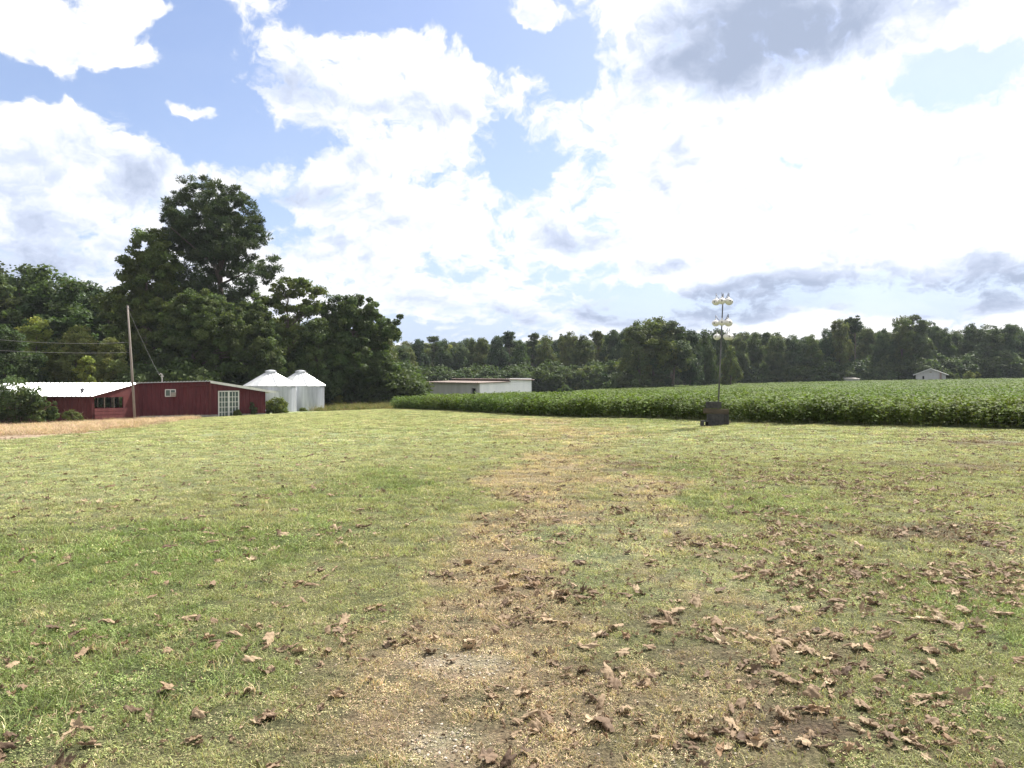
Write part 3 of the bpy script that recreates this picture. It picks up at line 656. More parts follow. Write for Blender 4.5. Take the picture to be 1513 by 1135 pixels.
hero('maple_tree', 522, 86, [(500,460,30,24),(530,462,34,24),(515,490,48,32),(550,485,26,28),(490,510,32,34),(535,530,50,38,-1),(555,560,38,26),(500,560,42,28),(586,480,9,16),(578,492,12,10)], 341, 600, .56, 165, .135, M_dark_h,
     'dense rounded dark green tree at the right end of the left wood, reaching the ground')
hero('young_tree', 372, 80, [(372,470,26,26),(385,500,30,34),(360,525,40,36),(400,545,40,26),(395,520,28,28)], 351, 320, .54, 150, .135, M_broad_h, 'dark leafy tree between the tall pine and the open-crowned tree, behind the near grain bin')
hero('elm_tree', 470, 83, [(470,500,24,30),(462,540,34,34),(478,565,34,22)], 361, 230, .54, 150, .135, M_dark_h, 'low dark tree filling the gap behind the far grain bin')
# tree variants for the wood edges
def variant_broad(seed, H=15, wd=5.0, mt=M_far, n=240, nl=92, ls=.19, cr=.85, low=.04):
    r = np.random.RandomState(seed); lb = []
    for i in range(9):
        zz = H*(low+.05+(.80-low)*r.rand()); k = math.sin(min(1, (zz/H-low)/(1-low)+.18)*math.pi)**.6; a = r.rand()*6.28; q = wd*.55*k
        lb.append((q*math.cos(a), q*math.sin(a), zz, wd*(.30+.25*r.rand()), wd*(.30+.25*r.rand()), H*(.09+.08*r.rand())))
    lb.append((0, 0, H*.86, wd*.42, wd*.42, H*.12)); lb.append((0, 0, H*.55, wd*.7, wd*.7, H*.25))
    cm_, cn = crown_mesh(seed, lb, n, cr, nl, ls, mt, shell=.55, zmin=H*low*.6); return cm_, trunk_mesh(seed+1, H*.95, H*.017+.05, cn, 12)
def variant_pine(seed, H=18, mt=M_pine):
    r = np.random.RandomState(seed); lb = [(0, 0, H*.93, 1.3, 1.3, .9)]
    for i in range(8):
        zz = H*(.5+.42*r.rand()); a = r.rand()*6.28; q = 1.6*(1.25-zz/H*.9); lb.append((q*math.cos(a), q*math.sin(a), zz, 1.2+.5*r.rand(), 1.2+.5*r.rand(), .7+.4*r.rand()))
    cm_, cn = crown_mesh(seed, lb, 95, .62, 60, .30, mt, .32, .7, .3, needle=True); return cm_, trunk_mesh(seed+1, H*.96, .24, cn, 22, zs=.45)
VB = [variant_broad(400, 15, 4.6), variant_broad(410, 15, 5.4), variant_broad(420, 15, 4.0, M_dark), variant_broad(430, 15, 5.0, M_far), variant_broad(440, 15, 4.4, M_broad), variant_broad(450, 15, 5.6, M_dark)]
VP = [variant_pine(470), variant_pine(480), variant_pine(490)]
def bush_mesh(seed, mt, n=34, nl=60, ls=.2, cr=.42, R_=1.1, H=1.5):
    return crown_mesh(seed, [(0,0,H*.5,R_,R_,H*.5),(R_*.4,0,H*.35,R_*.7,R_*.7,H*.35),(-R_*.4,.2,H*.4,R_*.6,R_*.6,H*.4)], n, cr, nl, ls, mt, shell=.4, zmin=.02)[0]
VS = [bush_mesh(500, M_dark, ls=.14, H=2.8, R_=1.7, cr=.5, n=70, nl=70), bush_mesh(501, M_dark_h, ls=.14, H=3.4, R_=1.8, cr=.55, n=80, nl=70), bush_mesh(502, M_dark_h, ls=.14, H=2.2, R_=1.6, cr=.5, n=60, nl=70)]
def place(kind, i, u, vtop, Y, label, name, group, wmul=1.0, rr=None):
    X_, Y_ = W(u, Y); z0 = h1(X_, Y_)-.15; H = zat(vtop, Y)-z0; base = 15.0 if kind == 'b' else 18.6
    cr_, tk = (VB if kind == 'b' else VP)[i]; s = H/base
    add_tree(name, (X_, Y_, z0), rnd.random()*6.28 if rr is None else rr, (s*wmul, s*wmul, s), cr_, tk, label, 'tree', group)
rnd = random.Random(12)
# left wood behind the barn
for (u, v, Y, i, wm, lb) in [(-40,405,86,3,1.3,'broad tree cut by the left edge of the view, behind the brush'),(28,388,90,1,1.15,'tall full-crowned tree near the left edge, its top highest of the left wood edge'),(78,396,86,4,1.25,'wide mid-green tree left of the bare pole, above the white roof'),
        (128,418,92,0,1.0,'dark tree just left of the bare pole, lower than its neighbours'),(160,432,88,2,1.0,'narrow dark tree right behind the top of the bare pole'),(55,470,76,4,1.1,'lower leafy tree directly above the left end of the white roof'),
        (115,480,75,1,.9,'lighter green lower tree between the white roof and the wires'),(5,480,70,5,1.1,'low dark tree behind the brush at the left edge'),(165,500,74,0,.9,'small tree behind the ridge where the white roof meets the red wall')]:
    place('b', i, u, v, Y, lb, 'broadleaf_tree', 'trees of the left wood', wm)
for (u, v, Y) in [(-110,400,95),(-10,398,100),(60,408,104),(105,412,104),(150,425,104),(200,430,100),(255,440,100),(345,430,104),(400,470,100),(450,480,103),(490,470,102),(560,490,104),(-70,420,110),(590,515,112),(575,540,96)]:
    place('b', rnd.randrange(6), u, v, Y, 'broad-leaved tree in the second row of the left wood, mostly hidden', 'broadleaf_tree', 'back trees of the left wood', 1.1)
# far treeline profile, left to right: (column, top row, depth, kind, variant, width)
far = [(602,512,150,'b',3,1.0),(618,500,185,'b',0,1.0),(640,498,190,'p',0,1.3),(655,504,180,'b',2,1.0),(680,507,182,'b',1,1.0),(700,503,190,'p',1,1.2),(712,498,186,'b',3,.9),(735,500,180,'b',0,1.0),(752,491,190,'p',2,1.4),(770,502,178,'b',4,1.0),
       (788,495,190,'p',0,1.3),(808,497,184,'b',2,1.0),(830,494,190,'p',1,1.3),(842,492,182,'b',1,.9),(862,494,178,'b',5,1.0),(884,491,188,'p',2,1.3),(905,490,184,'b',3,1.0),(925,487,180,'b',0,1.0),
       (945,476,150,'b',1,1.1),(968,471,152,'b',5,1.25),(993,476,150,'b',0,1.1),(1020,486,158,'b',3,1.0),(1043,488,165,'b',2,.95),(1062,486,185,'b',1,1.0),(1080,510,160,'b',4,1.0),(1092,497,190,'b',0,1.0),(1115,494,195,'b',5,1.0),(1130,492,200,'p',0,1.3),
       (1148,497,190,'b',3,1.1),(1172,493,192,'b',1,1.25),(1198,498,192,'b',4,1.1),(1222,486,195,'b',2,.9),(1240,476,196,'b',0,.95),(1264,466,200,'p',1,1.5),(1282,482,205,'b',3,.9),(1305,486,196,'b',5,.9),(1330,470,196,'b',2,.9),(1352,467,198,'b',0,.9),(1376,476,204,'b',1,.8),
       (1396,487,202,'b',4,.9),(1412,492,208,'b',3,.8),(1434,482,204,'b',5,.95),(1462,478,200,'b',1,1.1),(1490,481,200,'b',0,1.0),(1518,486,200,'b',2,1.1),(1550,480,198,'b',3,1.1),(1590,478,196,'b',1,1.1)]
ORD = ['next','second','third','fourth','fifth','sixth','seventh','eighth','ninth','tenth','eleventh','twelfth']
for k_, (u, v, Y, kd, i, wm) in enumerate(far):
    seg = 'behind the white shed' if u < 790 else ('between the white shed and the gourd pole' if u < 1050 else ('right of the gourd pole' if u < 1210 else 'beside the small gabled house'))
    if u == 968: lb = 'biggest rounded oak crown of the far treeline, left of the gourd pole'
    elif u == 1264: lb = 'flat-topped pine sticking highest out of the right part of the far treeline'
    elif u == 602: lb = 'first tree of the far treeline, just right of the left wood'
    elif u == 1080: lb = 'lower yellowish green tree right behind the gourd pole'
    elif u == 1352: lb = 'tall tree directly above the roof of the small gabled house'
    else:
        marks = [(602,'the first tree of the far treeline'),(968,'the biggest oak crown'),(1080,'the low yellowish tree at the gourd pole'),(1264,'the flat-topped pine'),(1352,'the tall tree over the gabled house')]
        mu_, mn = min(marks, key=lambda q: abs(q[0]-u)); k0 = [f_[0] for f_ in far].index(mu_); dk = k_-k0
        lb = ('dark pine, ' if kd == 'p' else 'rounded leafy tree, ') + ORD[abs(dk)-1] + (' to the right of ' if dk > 0 else ' to the left of ') + mn
    place(kd, i, u, v+rnd.uniform(-4,2)-(5 if kd == 'p' else 0), Y, lb, 'pine_tree' if kd == 'p' else 'broadleaf_tree', 'trees of the far treeline ' + seg, wm*(1.05 if u in (968,945,993,1330,1352,1462) else .82))
for k_ in range(62):
    u = 596 + k_*16 + rnd.uniform(-5, 5); kd = 'p' if rnd.random() < .3 else 'b'; prof = np.interp(u, [f_[0] for f_ in far], [f_[1] for f_ in far])
    place(kd, rnd.randrange(3 if kd == 'p' else 6), u, prof+rnd.uniform(3, 14), rnd.uniform(212, 226), 'back-row tree of the far treeline %s, only its top showing' % ('behind the white shed' if u < 790 else ('left of the gourd pole' if u < 1050 else ('right of the gourd pole' if u < 1230 else ('above the gabled house' if u < 1420 else 'near the right edge')))), 'pine_tree' if kd == 'p' else 'broadleaf_tree', 'back row of the far treeline', 1.1)
# undergrowth mass along the wood edges
r = np.random.RandomState(66); pts = []; scs = []
def under(u0, u1, Yf, n, s0):
    for i in range(n):
        u = u0+(u1-u0)*r.rand(); Y = Yf(u)+r.rand()*10; X_, Y_ = W(u, Y); pts.append((X_, Y_, h1(X_, Y_)-.1)); scs.append(s0*(.7+.8*r.rand()))
under(-150, 300, lambda u: 73, 110, 1.0); under(300, 610, lambda u: 86, 130, 1.1)
under(590, 940, lambda u: 166, 300, 1.3); under(900, 1120, lambda u: 156, 260, 1.3); under(1050, 1620, lambda u: 190, 460, 1.4)
pts = np.array(pts); keep = ~inside(pts[:,0], pts[:,1], SOY); pts = pts[keep]; scs = np.array(scs)[keep]; n = len(pts)
gn_instance('undergrowth', pts, np.stack([np.zeros(n), np.zeros(n), r.rand(n)*6.28], 1), np.stack([scs*1.2, scs*1.2, scs], 1), r.randint(0, 3, n), np.ones((n,3)), VS, [M_dark, M_far, M_broad], 'dark undergrowth and low saplings filling the foot of the woods', 'undergrowth')

wp = []; ws_ = []
for i in range(520):
    u = 540+1120*r.rand(); Y = 228+90*r.rand(); wp.append((*W(u, Y), 0)); ws_.append(.85+.25*r.rand())
for i in range(160):
    u = -320+900*r.rand(); Y = 108+70*r.rand(); wp.append((*W(u, Y), 0)); ws_.append(.62+.2*r.rand())
wp = np.array(wp, float); wp[:,2] = hgt(wp[:,0], wp[:,1])-.3; n = len(wp); ws_ = np.array(ws_)
gn_instance('background_wood', wp, np.stack([np.zeros(n), np.zeros(n), r.rand(n)*6.28], 1), np.stack([ws_]*3, 1), r.randint(0, 6, n), np.ones((n,3)), [v_[0] for v_ in VB], [M_far, M_dark, M_broad], 'deep dark wood behind the front rows of trees', 'wood')

# ------------------------------------------------------------------ bushes, brush, weeds near the buildings
def bush(u, v0, v1, wpx, Y, mt, label, seed, name='bush', cat='bush', dense=1.0, ls=.09, twigs=0, group=None):
    X_, Y_ = W(u, Y); z0 = h1(X_, Y_)-.05; H = zat(v0, Y)-z0; R_ = wpx/2*Y/FP
    lb = [(0,0,H*.5,R_*.8,R_*.7,H*.45),(R_*.35,-.1,H*.35,R_*.6,R_*.5,H*.33),(-R_*.4,.1,H*.4,R_*.55,R_*.5,H*.38)]
    e_ = empty(name, (X_, Y_, z0)); cm_, cn = crown_mesh(seed, lb, int(60*dense), max(.16, R_*.22), 75, ls, mt, shell=.35, zmin=.03, aspect=.4)
    link('foliage', cm_, e_); mb = MB(); rr = np.random.RandomState(seed)
    for i in range(8+twigs):
        c_ = Vector(cn[rr.randint(len(cn))]); 
        if i >= 8: c_ = c_*1.0 + Vector((rr.randn()*.3, rr.randn()*.2, .25*rr.rand()))
        b0 = Vector((rr.randn()*R_*.15, rr.randn()*.1, 0)); m_ = b0.lerp(c_, .5)+Vector((0, 0, .12*H))
        mb.tube([b0, m_, c_], [.018, .012, .004], 5)
    link('stem', mb.mesh('stem', M_twig, True), e_); tag(e_, label, cat, group); return e_
bush(20,552,630,100,51.0,M_broad,'dense dark brush with bare reddish twigs at the left edge before the white roof',601,'brush',twigs=70,dense=1.8,ls=.10)
bush(-40,555,630,110,52,M_dark,'brush continuing past the left edge of the view',602,'brush',twigs=20,dense=2.0,ls=.10)
bush(47,575,630,40,50.6,M_broad,'leafy right shoulder of the brush beside the low white roof',609,'brush',twigs=30,dense=1.1,ls=.09)
bush(75,590,628,26,52.0,M_light,'small yellow-green shrub between the dark brush and the red wall',603,dense=.8,ls=.06)
bush(52,597,626,22,51.6,M_light,'tiny yellow-green shrub half inside the dark brush',604,dense=.5,ls=.06)
bush(107,603,628,34,52.2,M_dark,'low dark weeds against the red wall left of the open window',605,'weeds','weeds',dense=.8,ls=.06,twigs=16)
bush(408,588,613,36,63.5,M_light,'bright green feathery bush at the right corner of the red barn',606,dense=1.6,ls=.08)
bush(499,576,596,18,84,M_light,'small round light green bush in the dry grass right of the far grain bin',607,dense=.8,ls=.12)
bush(351,604,615,12,60.8,M_broad,'small weed beside the glass doors',610,'weeds','weeds',dense=.25,ls=.06)
bush(374,592,613,14,61.6,M_dark,'thin dark weed against the red wall right of the glass doors',611,'weeds','weeds',dense=.25,ls=.06)
bush(262,545,566,24,70,M_light,'light green sapling top showing over the red barn roof beside the mast',612,'sapling','sapling',dense=.5,ls=.12)
bush(447,602,612,12,71.5,M_broad,'small weed at the foot between the two grain bins',613,'weeds','weeds',dense=.2,ls=.07)
bush(471,603,612,12,73,M_dark,'small dark weed at the right foot of the far grain bin',614,'weeds','weeds',dense=.2,ls=.07)
bush(1407,550,562,22,188,M_broad,'pale bush right beside the small gabled house',615,dense=.6,ls=.22)
bush(1436,548,562,28,189,M_broad,'wider pale bush second to the right of the small gabled house',616,dense=.8,ls=.22)
bush(130,520,566,44,70,M_light,'light green sapling clump behind the white roof, left of the bare pole',617,'sapling','sapling',dense=1.0,ls=.14)
bush(620,580,592,30,92,M_dark,'low scrubby bush left of the white shed',618,dense=.5,ls=.14)
bush(836,568,582,26,112,M_broad,'bush poking up from the crop right of the white shed',619,dense=.6,ls=.14)

# tall dry grass: strip by the brush, and weeds by the bins
def reed(seed, mt): return blades(70, .28, .12, .42, .014, .9, seed)
dry_kit = [blades(80, .30, .10, .30, .012, 1.3, 700), blades(70, .3, .06, .20, .014, 1.9, 701), blades(50, .25, .2, .55, .012, .8, 702)]
r = np.random.RandomState(71); x = -60+45*r.rand(16000); y = 26+33*r.rand(16000); k = r.rand(16000) < strip(x, y)*1.1; x, y = x[k], y[k]; n = len(x)
col = np.array((.46,.37,.285))*(.6+.6*r.rand(n))[:,None]; s = .7+.5*r.rand(n)
gn_instance('dry_grass', np.stack([x, y, hgt(x, y)-.01], 1), np.stack([r.randn(n)*.2, r.randn(n)*.2, r.rand(n)*6.28], 1), np.stack([s, s, s*.8], 1), r.randint(0, 2, n), col, dry_kit, [M_grass], 'flattened pinkish dry grass in front of the brush', 'grass')
x = -21+20*r.rand(5000); y = 68+18*r.rand(5000); k = (x > -17.5-.0*y) & ~inside(x, y, SOY) & (r.rand(5000) < .6); x, y = x[k], y[k]; n = len(x)
col = np.where(r.rand(n)[:,None] < .5, np.array((.24,.215,.11)), np.array((.10,.13,.045)))*(.7+.5*r.rand(n))[:,None]; s = 1.0+.7*r.rand(n)
gn_instance('rough_grass', np.stack([x, y, hgt(x, y)-.01], 1), np.stack([r.randn(n)*.15, r.randn(n)*.15, r.rand(n)*6.28], 1), np.stack([s, s, s], 1), r.randint(0, 3, n), col, dry_kit, [M_grass], 'unmown rough grass between the grain bins and the crop', 'grass')

# ------------------------------------------------------------------ building materials
def plank_mat(name, c1, c2, scale_x=3.2, rough=.8, groove=.55, grime=(.5,.45,.4)):
    m, t, b = mat(name, c1, rough, .2); tcn = t.nodes.new('ShaderNodeTexCoord'); uv = tcn.outputs['UV']
    f = mnoise(t, tcn.outputs['Object'], 2.2, 6, .7, (1,1,.35)); f2 = mnoise(t, tcn.outputs['Object'], 18, 4, .7, (1,1,.12))
    c = mramp(t, f, [(.3, c1), (.7, c2)]); c = mmix(t, 1, c, mramp(t, f2, [(.3,(.78,.76,.75)),(.7,(1.12,1.12,1.12))]), 'MULTIPLY')
    t.links.new(c, b.inputs['Base Color']); return m
M_red = plank_mat('red_siding', (.066,.014,.019), (.108,.026,.031))
M_redw = plank_mat('red_wood', (.075,.018,.020), (.125,.038,.036))
M_tin = noisy('tin_roof', (.50,.52,.54), (.66,.67,.68), 1.2, .38, .6, (1,1,1), .05); M_tin.node_tree.nodes['Principled BSDF'].inputs['Metallic'].default_value = .35
M_whitep = noisy('white_paint', (.50,.50,.49), (.66,.66,.65), 2.0, .6, .3, (1,1,.3), .1)
M_galv = noisy('bin_metal', (.34,.36,.40), (.60,.62,.66), 2.6, .35, .5, (1,1,.10), .04); M_galv.node_tree.nodes['Principled BSDF'].inputs['Metallic'].default_value = .55
M_conc = noisy('concrete', (.20,.19,.17), (.36,.34,.31), 7, .95, .1, None, .5)
M_block = noisy('block', (.030,.030,.032), (.075,.072,.070), 14, .95, .1, None, .5)
M_wood = noisy('weathered_timber', (.045,.038,.030), (.10,.08,.06), 8, .9, .1, (.2,1,1), .6)
M_pole = noisy('pole_wood', (.17,.15,.135), (.27,.24,.215), 6, .9, .1, (1,1,.15), .5)
M_black = mat('black_void', (.006,.006,.007), .9, .05)[0]
M_glass, t, b = mat('glass', (.07,.10,.10), .12, .6)
M_shed = noisy('shed_sheet', (.36,.36,.37), (.46,.46,.47), 1.1, .6, .3, (1,1,.15), .1)
M_shedw = noisy('shed_white', (.74,.76,.79), (.86,.87,.89), 1.1, .55, .3, (1,1,.15), .1)
M_rust = noisy('rust_roof', (.15,.10,.085), (.27,.215,.19), 1.0, .7, .3, (1,1,1), .15)
M_metal = noisy('dark_metal', (.05,.05,.055), (.10,.10,.11), 5, .5, .5, None, .1)
M_gourd = noisy('gourd_white', (.52,.50,.48), (.68,.665,.645), 7, .5, .4, None, .1)

def ribbed(mb, p0, p1, z0a, z0b, z1a, z1b, pitch=.25, dep=.035, off=0):
    """vertical ribbed wall from p0 to p1 (x,y); bottom z0a..z0b, top z1a..z1b"""
    p0 = Vector((*p0, 0)); p1 = Vector((*p1, 0)); d = p1-p0; L_ = d.length; d.normalize(); nn = Vector((d.y, -d.x, 0))
    n = max(1, int(round(L_/pitch))); prof = []
    for i in range(n):
        a = i/n; w_ = 1/n
        prof += [(a, 0), (a+w_*.72, 0), (a+w_*.80, dep), (a+w_*.92, dep)]
    prof.append((1, 0)); b_ = len(mb.v)
    for (s, o) in prof:
        p = p0 + d*(s*L_) + nn*(o+off); mb.v.append((p.x, p.y, z0a+(z0b-z0a)*s)); mb.v.append((p.x, p.y, z1a+(z1b-z1a)*s))
    for i in range(len(prof)-1): mb.f.append((b_+2*i, b_+2*i+2, b_+2*i+3, b_+2*i+1))
    return mb
def wallbox(mb, p0, p1, z0, z1, th=.12, z1b=None, back=True):
    p0 = Vector((*p0, 0)); p1 = Vector((*p1, 0)); d = (p1-p0).normalized(); nn = Vector((-d.y, d.x, 0))*th
    z1b = z1 if z1b is None else z1b; q = [p0, p1, p1+nn, p0+nn]
    mb.hexa([(a.x, a.y, z0) for a in q] + [(q[0].x,q[0].y,z1),(q[1].x,q[1].y,z1b),(q[2].x,q[2].y,z1b),(q[3].x,q[3].y,z1)]); return mb
def lerp2(a, b_, s): return (a[0]+(b_[0]-a[0])*s, a[1]+(b_[1]-a[1])*s)
def roof_sheet(mb, a, b_, c_, d_, pitch=.3, dep=.03, th=.03):
    """corrugated quad a-b along the eave, d-c along the ridge; ribs run eave to ridge"""
    a, b_, c_, d_ = map(Vector, (a, b_, c_, d_)); n = max(2, int((b_-a).length/pitch)); nrm = (b_-a).cross(d_-a).normalized()
    if nrm.z < 0: nrm = -nrm
    base = len(mb.v); prof = []
    for i in range(n): prof += [(i/n, 0), ((i+.62)/n, 0), ((i+.72)/n, dep), ((i+.9)/n, dep)]
    prof.append((1, 0))
    for (s, o) in prof:
        for (p, q) in ((a, b_), (d_, c_)):
            v = p.lerp(q, s); mb.v.append(tuple(v+nrm*o)); 
        for (p, q) in ((a, b_), (d_, c_)):
            v = p.lerp(q, s); mb.v.append(tuple(v+nrm*(o-th)))
    for i in range(len(prof)-1):
        k = base+4*i; mb.f += [(k, k+4, k+5, k+1), (k+2, k+3, k+7, k+6), (k, k+2, k+6, k+4), (k+1, k+5, k+7, k+3)]
    mb.f += [(base, base+1, base+3, base+2)]; k = base+4*(len(prof)-1); mb.f += [(k, k+2, k+3, k+1)]
    return mb

# ------------------------------------------------------------------ red barn
P1 = W(136, 54.0); P2 = W(205, 58.0); P3 = W(310, 60.0); P4 = W(392, 62.5)
bd = Vector((P4[0]-P2[0], P4[1]-P2[1], 0)).normalized(); bk = Vector((-bd.y, bd.x, 0))    # along the front, to the back
FZ = -1.60; T2 = zat(565.5, 58); T3 = zat(563, 60); T4 = zat(577, 62.5)
barn = empty('red_barn', (P3[0], P3[1], FZ)); tag(barn, 'long low dark red barn with white tin roof, small window and glass doors', 'barn')
def ch(o): o.matrix_parent_inverse = Matrix.Translation(-Vector(barn.location)); return o
def off2(p, k, a=0): return (p[0]+bk.x*k+bd.x*a, p[1]+bk.y*k+bd.y*a)
DEP = 5.0
# openings on the right hand wall: glass doors
def at_u(pa, pb, u):     # point on the segment pa-pb seen in photo column u
    t_ = (u-CU)/FP; d = (pb[0]-pa[0], pb[1]-pa[1]); s = (t_*pa[1]-pa[0])/(d[0]-t_*d[1]); return s, (pa[0]+d[0]*s, pa[1]+d[1]*s)
sa_, Da = at_u(P3, P4, 322.0); sb_, Db = at_u(P3, P4, 353.0)
DT = zat(577.5, 60.8)
mb = MB()
wallbox(mb, P2, P3, FZ+.28, T2-.05, .12, T3-.05); wallbox(mb, P3, Da, FZ+.28, T3-.05, .12, T3+(T4-T3)*sa_-.05); wallbox(mb, Da, Db, DT, T3+(T4-T3)*sa_-.05, .12, T3+(T4-T3)*sb_-.05); wallbox(mb, Db, P4, FZ+.28, T3+(T4-T3)*sb_-.05, .12, T4-.05)
wallbox(mb, P4, off2(P4, DEP), FZ, T4-.05, .12, T4-.35); wallbox(mb, off2(P4, DEP), off2(P2, DEP), FZ, T4-.35, .12, T2-.35)
ribbed(mb, P2, P3, FZ+.28, FZ+.28, T2-.08, T3-.08, .30, .03, .005); ribbed(mb, P3, Da, FZ+.28, FZ+.28, T3-.08, T3+(T4-T3)*sa_-.08, .3, .03, .005); ribbed(mb, Db, P4, FZ+.28, FZ+.28, T3+(T4-T3)*sb_-.08, T4-.08, .3, .03, .005)
ch(mb.build('wall', M_red, barn))
mb = MB()     # concrete footing strip
wallbox(mb, off2(P2,-.03,.0), off2(P3,-.03), FZ-.35, FZ+.28, .2); wallbox(mb, off2(P3,-.03), (Da[0]-bk.x*.03,Da[1]-bk.y*.03), FZ-.35, FZ+.28, .2); wallbox(mb, (Db[0]-bk.x*.03,Db[1]-bk.y*.03), off2(P4,-.03), FZ-.35, FZ+.28, .2); ch(mb.build('footing', M_conc, barn))
mb = MB()     # corner board, door track and vertical trim
mb.box((P3[0]-bk.x*.05, P3[1]-bk.y*.05, (FZ+T3)/2+.1), (.14,.05,T3-FZ-.35), math.atan2(bd.y, bd.x))
for u_ in (277,): 
    s1, q = at_u(P2, P3, u_); mb.box((q[0]-bk.x*.05, q[1]-bk.y*.05, (FZ+T2)/2+.1), (.05,.04,T2-FZ-.65), math.atan2(bd.y, bd.x))
s1, qa = at_u(P2, P3, 261); s1, qb = at_u(P2, P3, 309); mb.tube([(qa[0]-bk.x*.09, qa[1]-bk.y*.09, T2-.34), (qb[0]-bk.x*.09, qb[1]-bk.y*.09, T3-.30)], .035, 6)
s1, q = at_u(P2, P3, 293); mb.box((q[0]-bk.x*.07, q[1]-bk.y*.07, T2-.85), (.36,.05,.05), math.atan2(bd.y, bd.x))
ch(mb.build('trim', M_redw, barn))
def wobble(a): return a
# flat tin roof over the middle and sloping sheet to the right
mb = MB(); f0 = off2(P2,-.25,-.2); f1 = off2(P3,-.25,.0); b1 = off2(P3,DEP+.2,.0); b0 = off2(P2,DEP+.2,-.2)
roof_sheet(mb, (*f0,T2), (*f1,T3), (*b1,T3-.32), (*b0,T2-.32), .22, .04)
ch(mb.build('roof', M_tin, barn))
mb = MB(); e0 = off2(P4,-.3,.75); e1 = off2(P4,DEP+.2,.75); TE = zat(578.5, 63)
roof_sheet(mb, (*e0,TE), (*e1,TE-.3), (*b1,T3-.30), (*f1,T3+.01), .24, .03); ch(mb.build('roof', M_tin, barn))
mb = MB(); mb.hexa([(*off2(P3,-.34,0),T3-.16),(*off2(P4,-.34,.78),TE-.16),(*off2(P4,-.30,.78),TE-.16),(*off2(P3,-.30,0),T3-.16),(*off2(P3,-.34,0),T3+.03),(*off2(P4,-.34,.78),TE+.03),(*off2(P4,-.30,.78),TE+.03),(*off2(P3,-.30,0),T3+.03)])
ch(mb.build('fascia', M_whitep, barn))
# glass double doors
rz_ = math.atan2(Db[1]-Da[1], Db[0]-Da[0]); dm = Vector((*lerp2(Da, Db, .5), 0)); dw = math.dist(Da, Db); dv = Vector((Db[0]-Da[0], Db[1]-Da[1], 0)).normalized()
mb = MB(); zc = (FZ-.05+DT)/2; hh = DT-FZ+.05
for s in (-1, 1): mb.box((dm.x+dv.x*s*(dw/2-.04), dm.y+dv.y*s*(dw/2-.04), zc), (.08,.16,hh), rz_)
mb.box((dm.x, dm.y, DT-.04), (dw-.17,.155,.08), rz_); mb.box((dm.x, dm.y, zc-.04), (.12,.17,hh-.09), rz_); mb.box((dm.x, dm.y, FZ), (dw-.17,.155,.12), rz_)
dframe = ch(mb.build('glass_door', M_whitep, barn)); dframe['label'] = 'white framed double glass doors with small panes'
mb = MB(); 
for s in (-1, 1):
    w_ = dw/2-.16; cx = dm.x+dv.x*s*dw/4; cy = dm.y+dv.y*s*dw/4
    for k in (1, 2): q = (k/3-.5)*w_; mb.box((cx+dv.x*q, cy+dv.y*q, zc), (.045,.06,hh-.2), rz_)
    for k in range(1, 5): mb.box((cx, cy, FZ+.06+(hh-.2)*k/5), (w_+.05,.056,.045), rz_)
mb.build('muntins', M_whitep, dframe)
mb = MB(); mb.box((dm.x+bk.x*.02, dm.y+bk.y*.02, zc), (dw-.1,.02,hh-.1), rz_); mb.build('pane', M_glass, dframe)
# small window with air conditioner
s1, wa = at_u(P2, P3, 243.5); s1, wb_ = at_u(P2, P3, 259.5); wm_ = Vector((*lerp2(wa, wb_, .5), 0)); ww = math.dist(wa, wb_); zt, zb = zat(575.5, 58.8), zat(586, 58.8); rzb = math.atan2(P3[1]-P2[1], P3[0]-P2[0]); db = Vector((P3[0]-P2[0], P3[1]-P2[1], 0)).normalized()
mb = MB(); o_ = Vector((-bk.x*.07, -bk.y*.07, 0))
for s in (-1, 0, 1): p = wm_+db*s*(ww/2-.03)+o_; mb.box((p.x, p.y, (zt+zb)/2), (.06,.08,zt-zb), rzb)
for z_ in (zt-.02, zb+.02): p = wm_+o_; mb.box((p.x, p.y, z_), (ww-.07,.075,.06), rzb)
wf = ch(mb.build('window', M_whitep, barn))
mb = MB(); p = wm_+o_*.9; mb.box((p.x, p.y, (zt+zb)/2), (ww-.05,.02,zt-zb-.05), rzb); mb.build('pane', M_glass, wf)
mb = MB(); p = wm_+db*ww*.26+o_*3.4; mb.box((p.x, p.y, zb+.17), (ww*.46,.34,.30), rzb)
for k in range(5): q = p-bk*.175; mb.box((q.x, q.y, zb+.07+k*.05), (ww*.42,.02,.012), rzb)
mb.build('air_conditioner', M_conc, wf)
# left wing: lower, roof falls towards the viewer
ld = Vector((-.985, -.10, 0)); ld.normalize()      # along the wing to the left
LW = 9.0; L1 = (P1[0]+ld.x*LW, P1[1]+ld.y*LW); L2 = (P2[0]+ld.x*LW, P2[1]+ld.y*LW)
TE1 = zat(584, 54.0); TR = T2-.02
mb = MB(); wallbox(mb, L1, P1, FZ-.3, TE1-.06, .1); ribbed(mb, L1, P1, FZ-.3, FZ-.3, TE1-.08, TE1-.08, .3, .03, .004)
# gable end with wide opening
ed = Vector((P2[0]-P1[0], P2[1]-P1[1], 0)); eL = ed.length; ed.normalize(); OZ0, OZ1 = zat(602, 55.5), zat(587, 55.5)
def ep(s): return (P1[0]+ed.x*s, P1[1]+ed.y*s)
s0_, _ = at_u(P1, P2, 139); s1_, _ = at_u(P1, P2, 182); g0, g1 = s0_*eL, s1_*eL
def zr(s): return TE1+(TR-TE1)*s/eL-.06
wallbox(mb, ep(.1), ep(g0), FZ-.3, zr(.1), .1, zr(g0)); wallbox(mb, ep(g0), ep(g1), OZ1, zr(g0), .1, zr(g1)); wallbox(mb, ep(g1), ep(eL), FZ-.3, zr(g1), .1, zr(eL)); wallbox(mb, ep(g0), ep(g1), FZ-.3, OZ0-.35, .1)
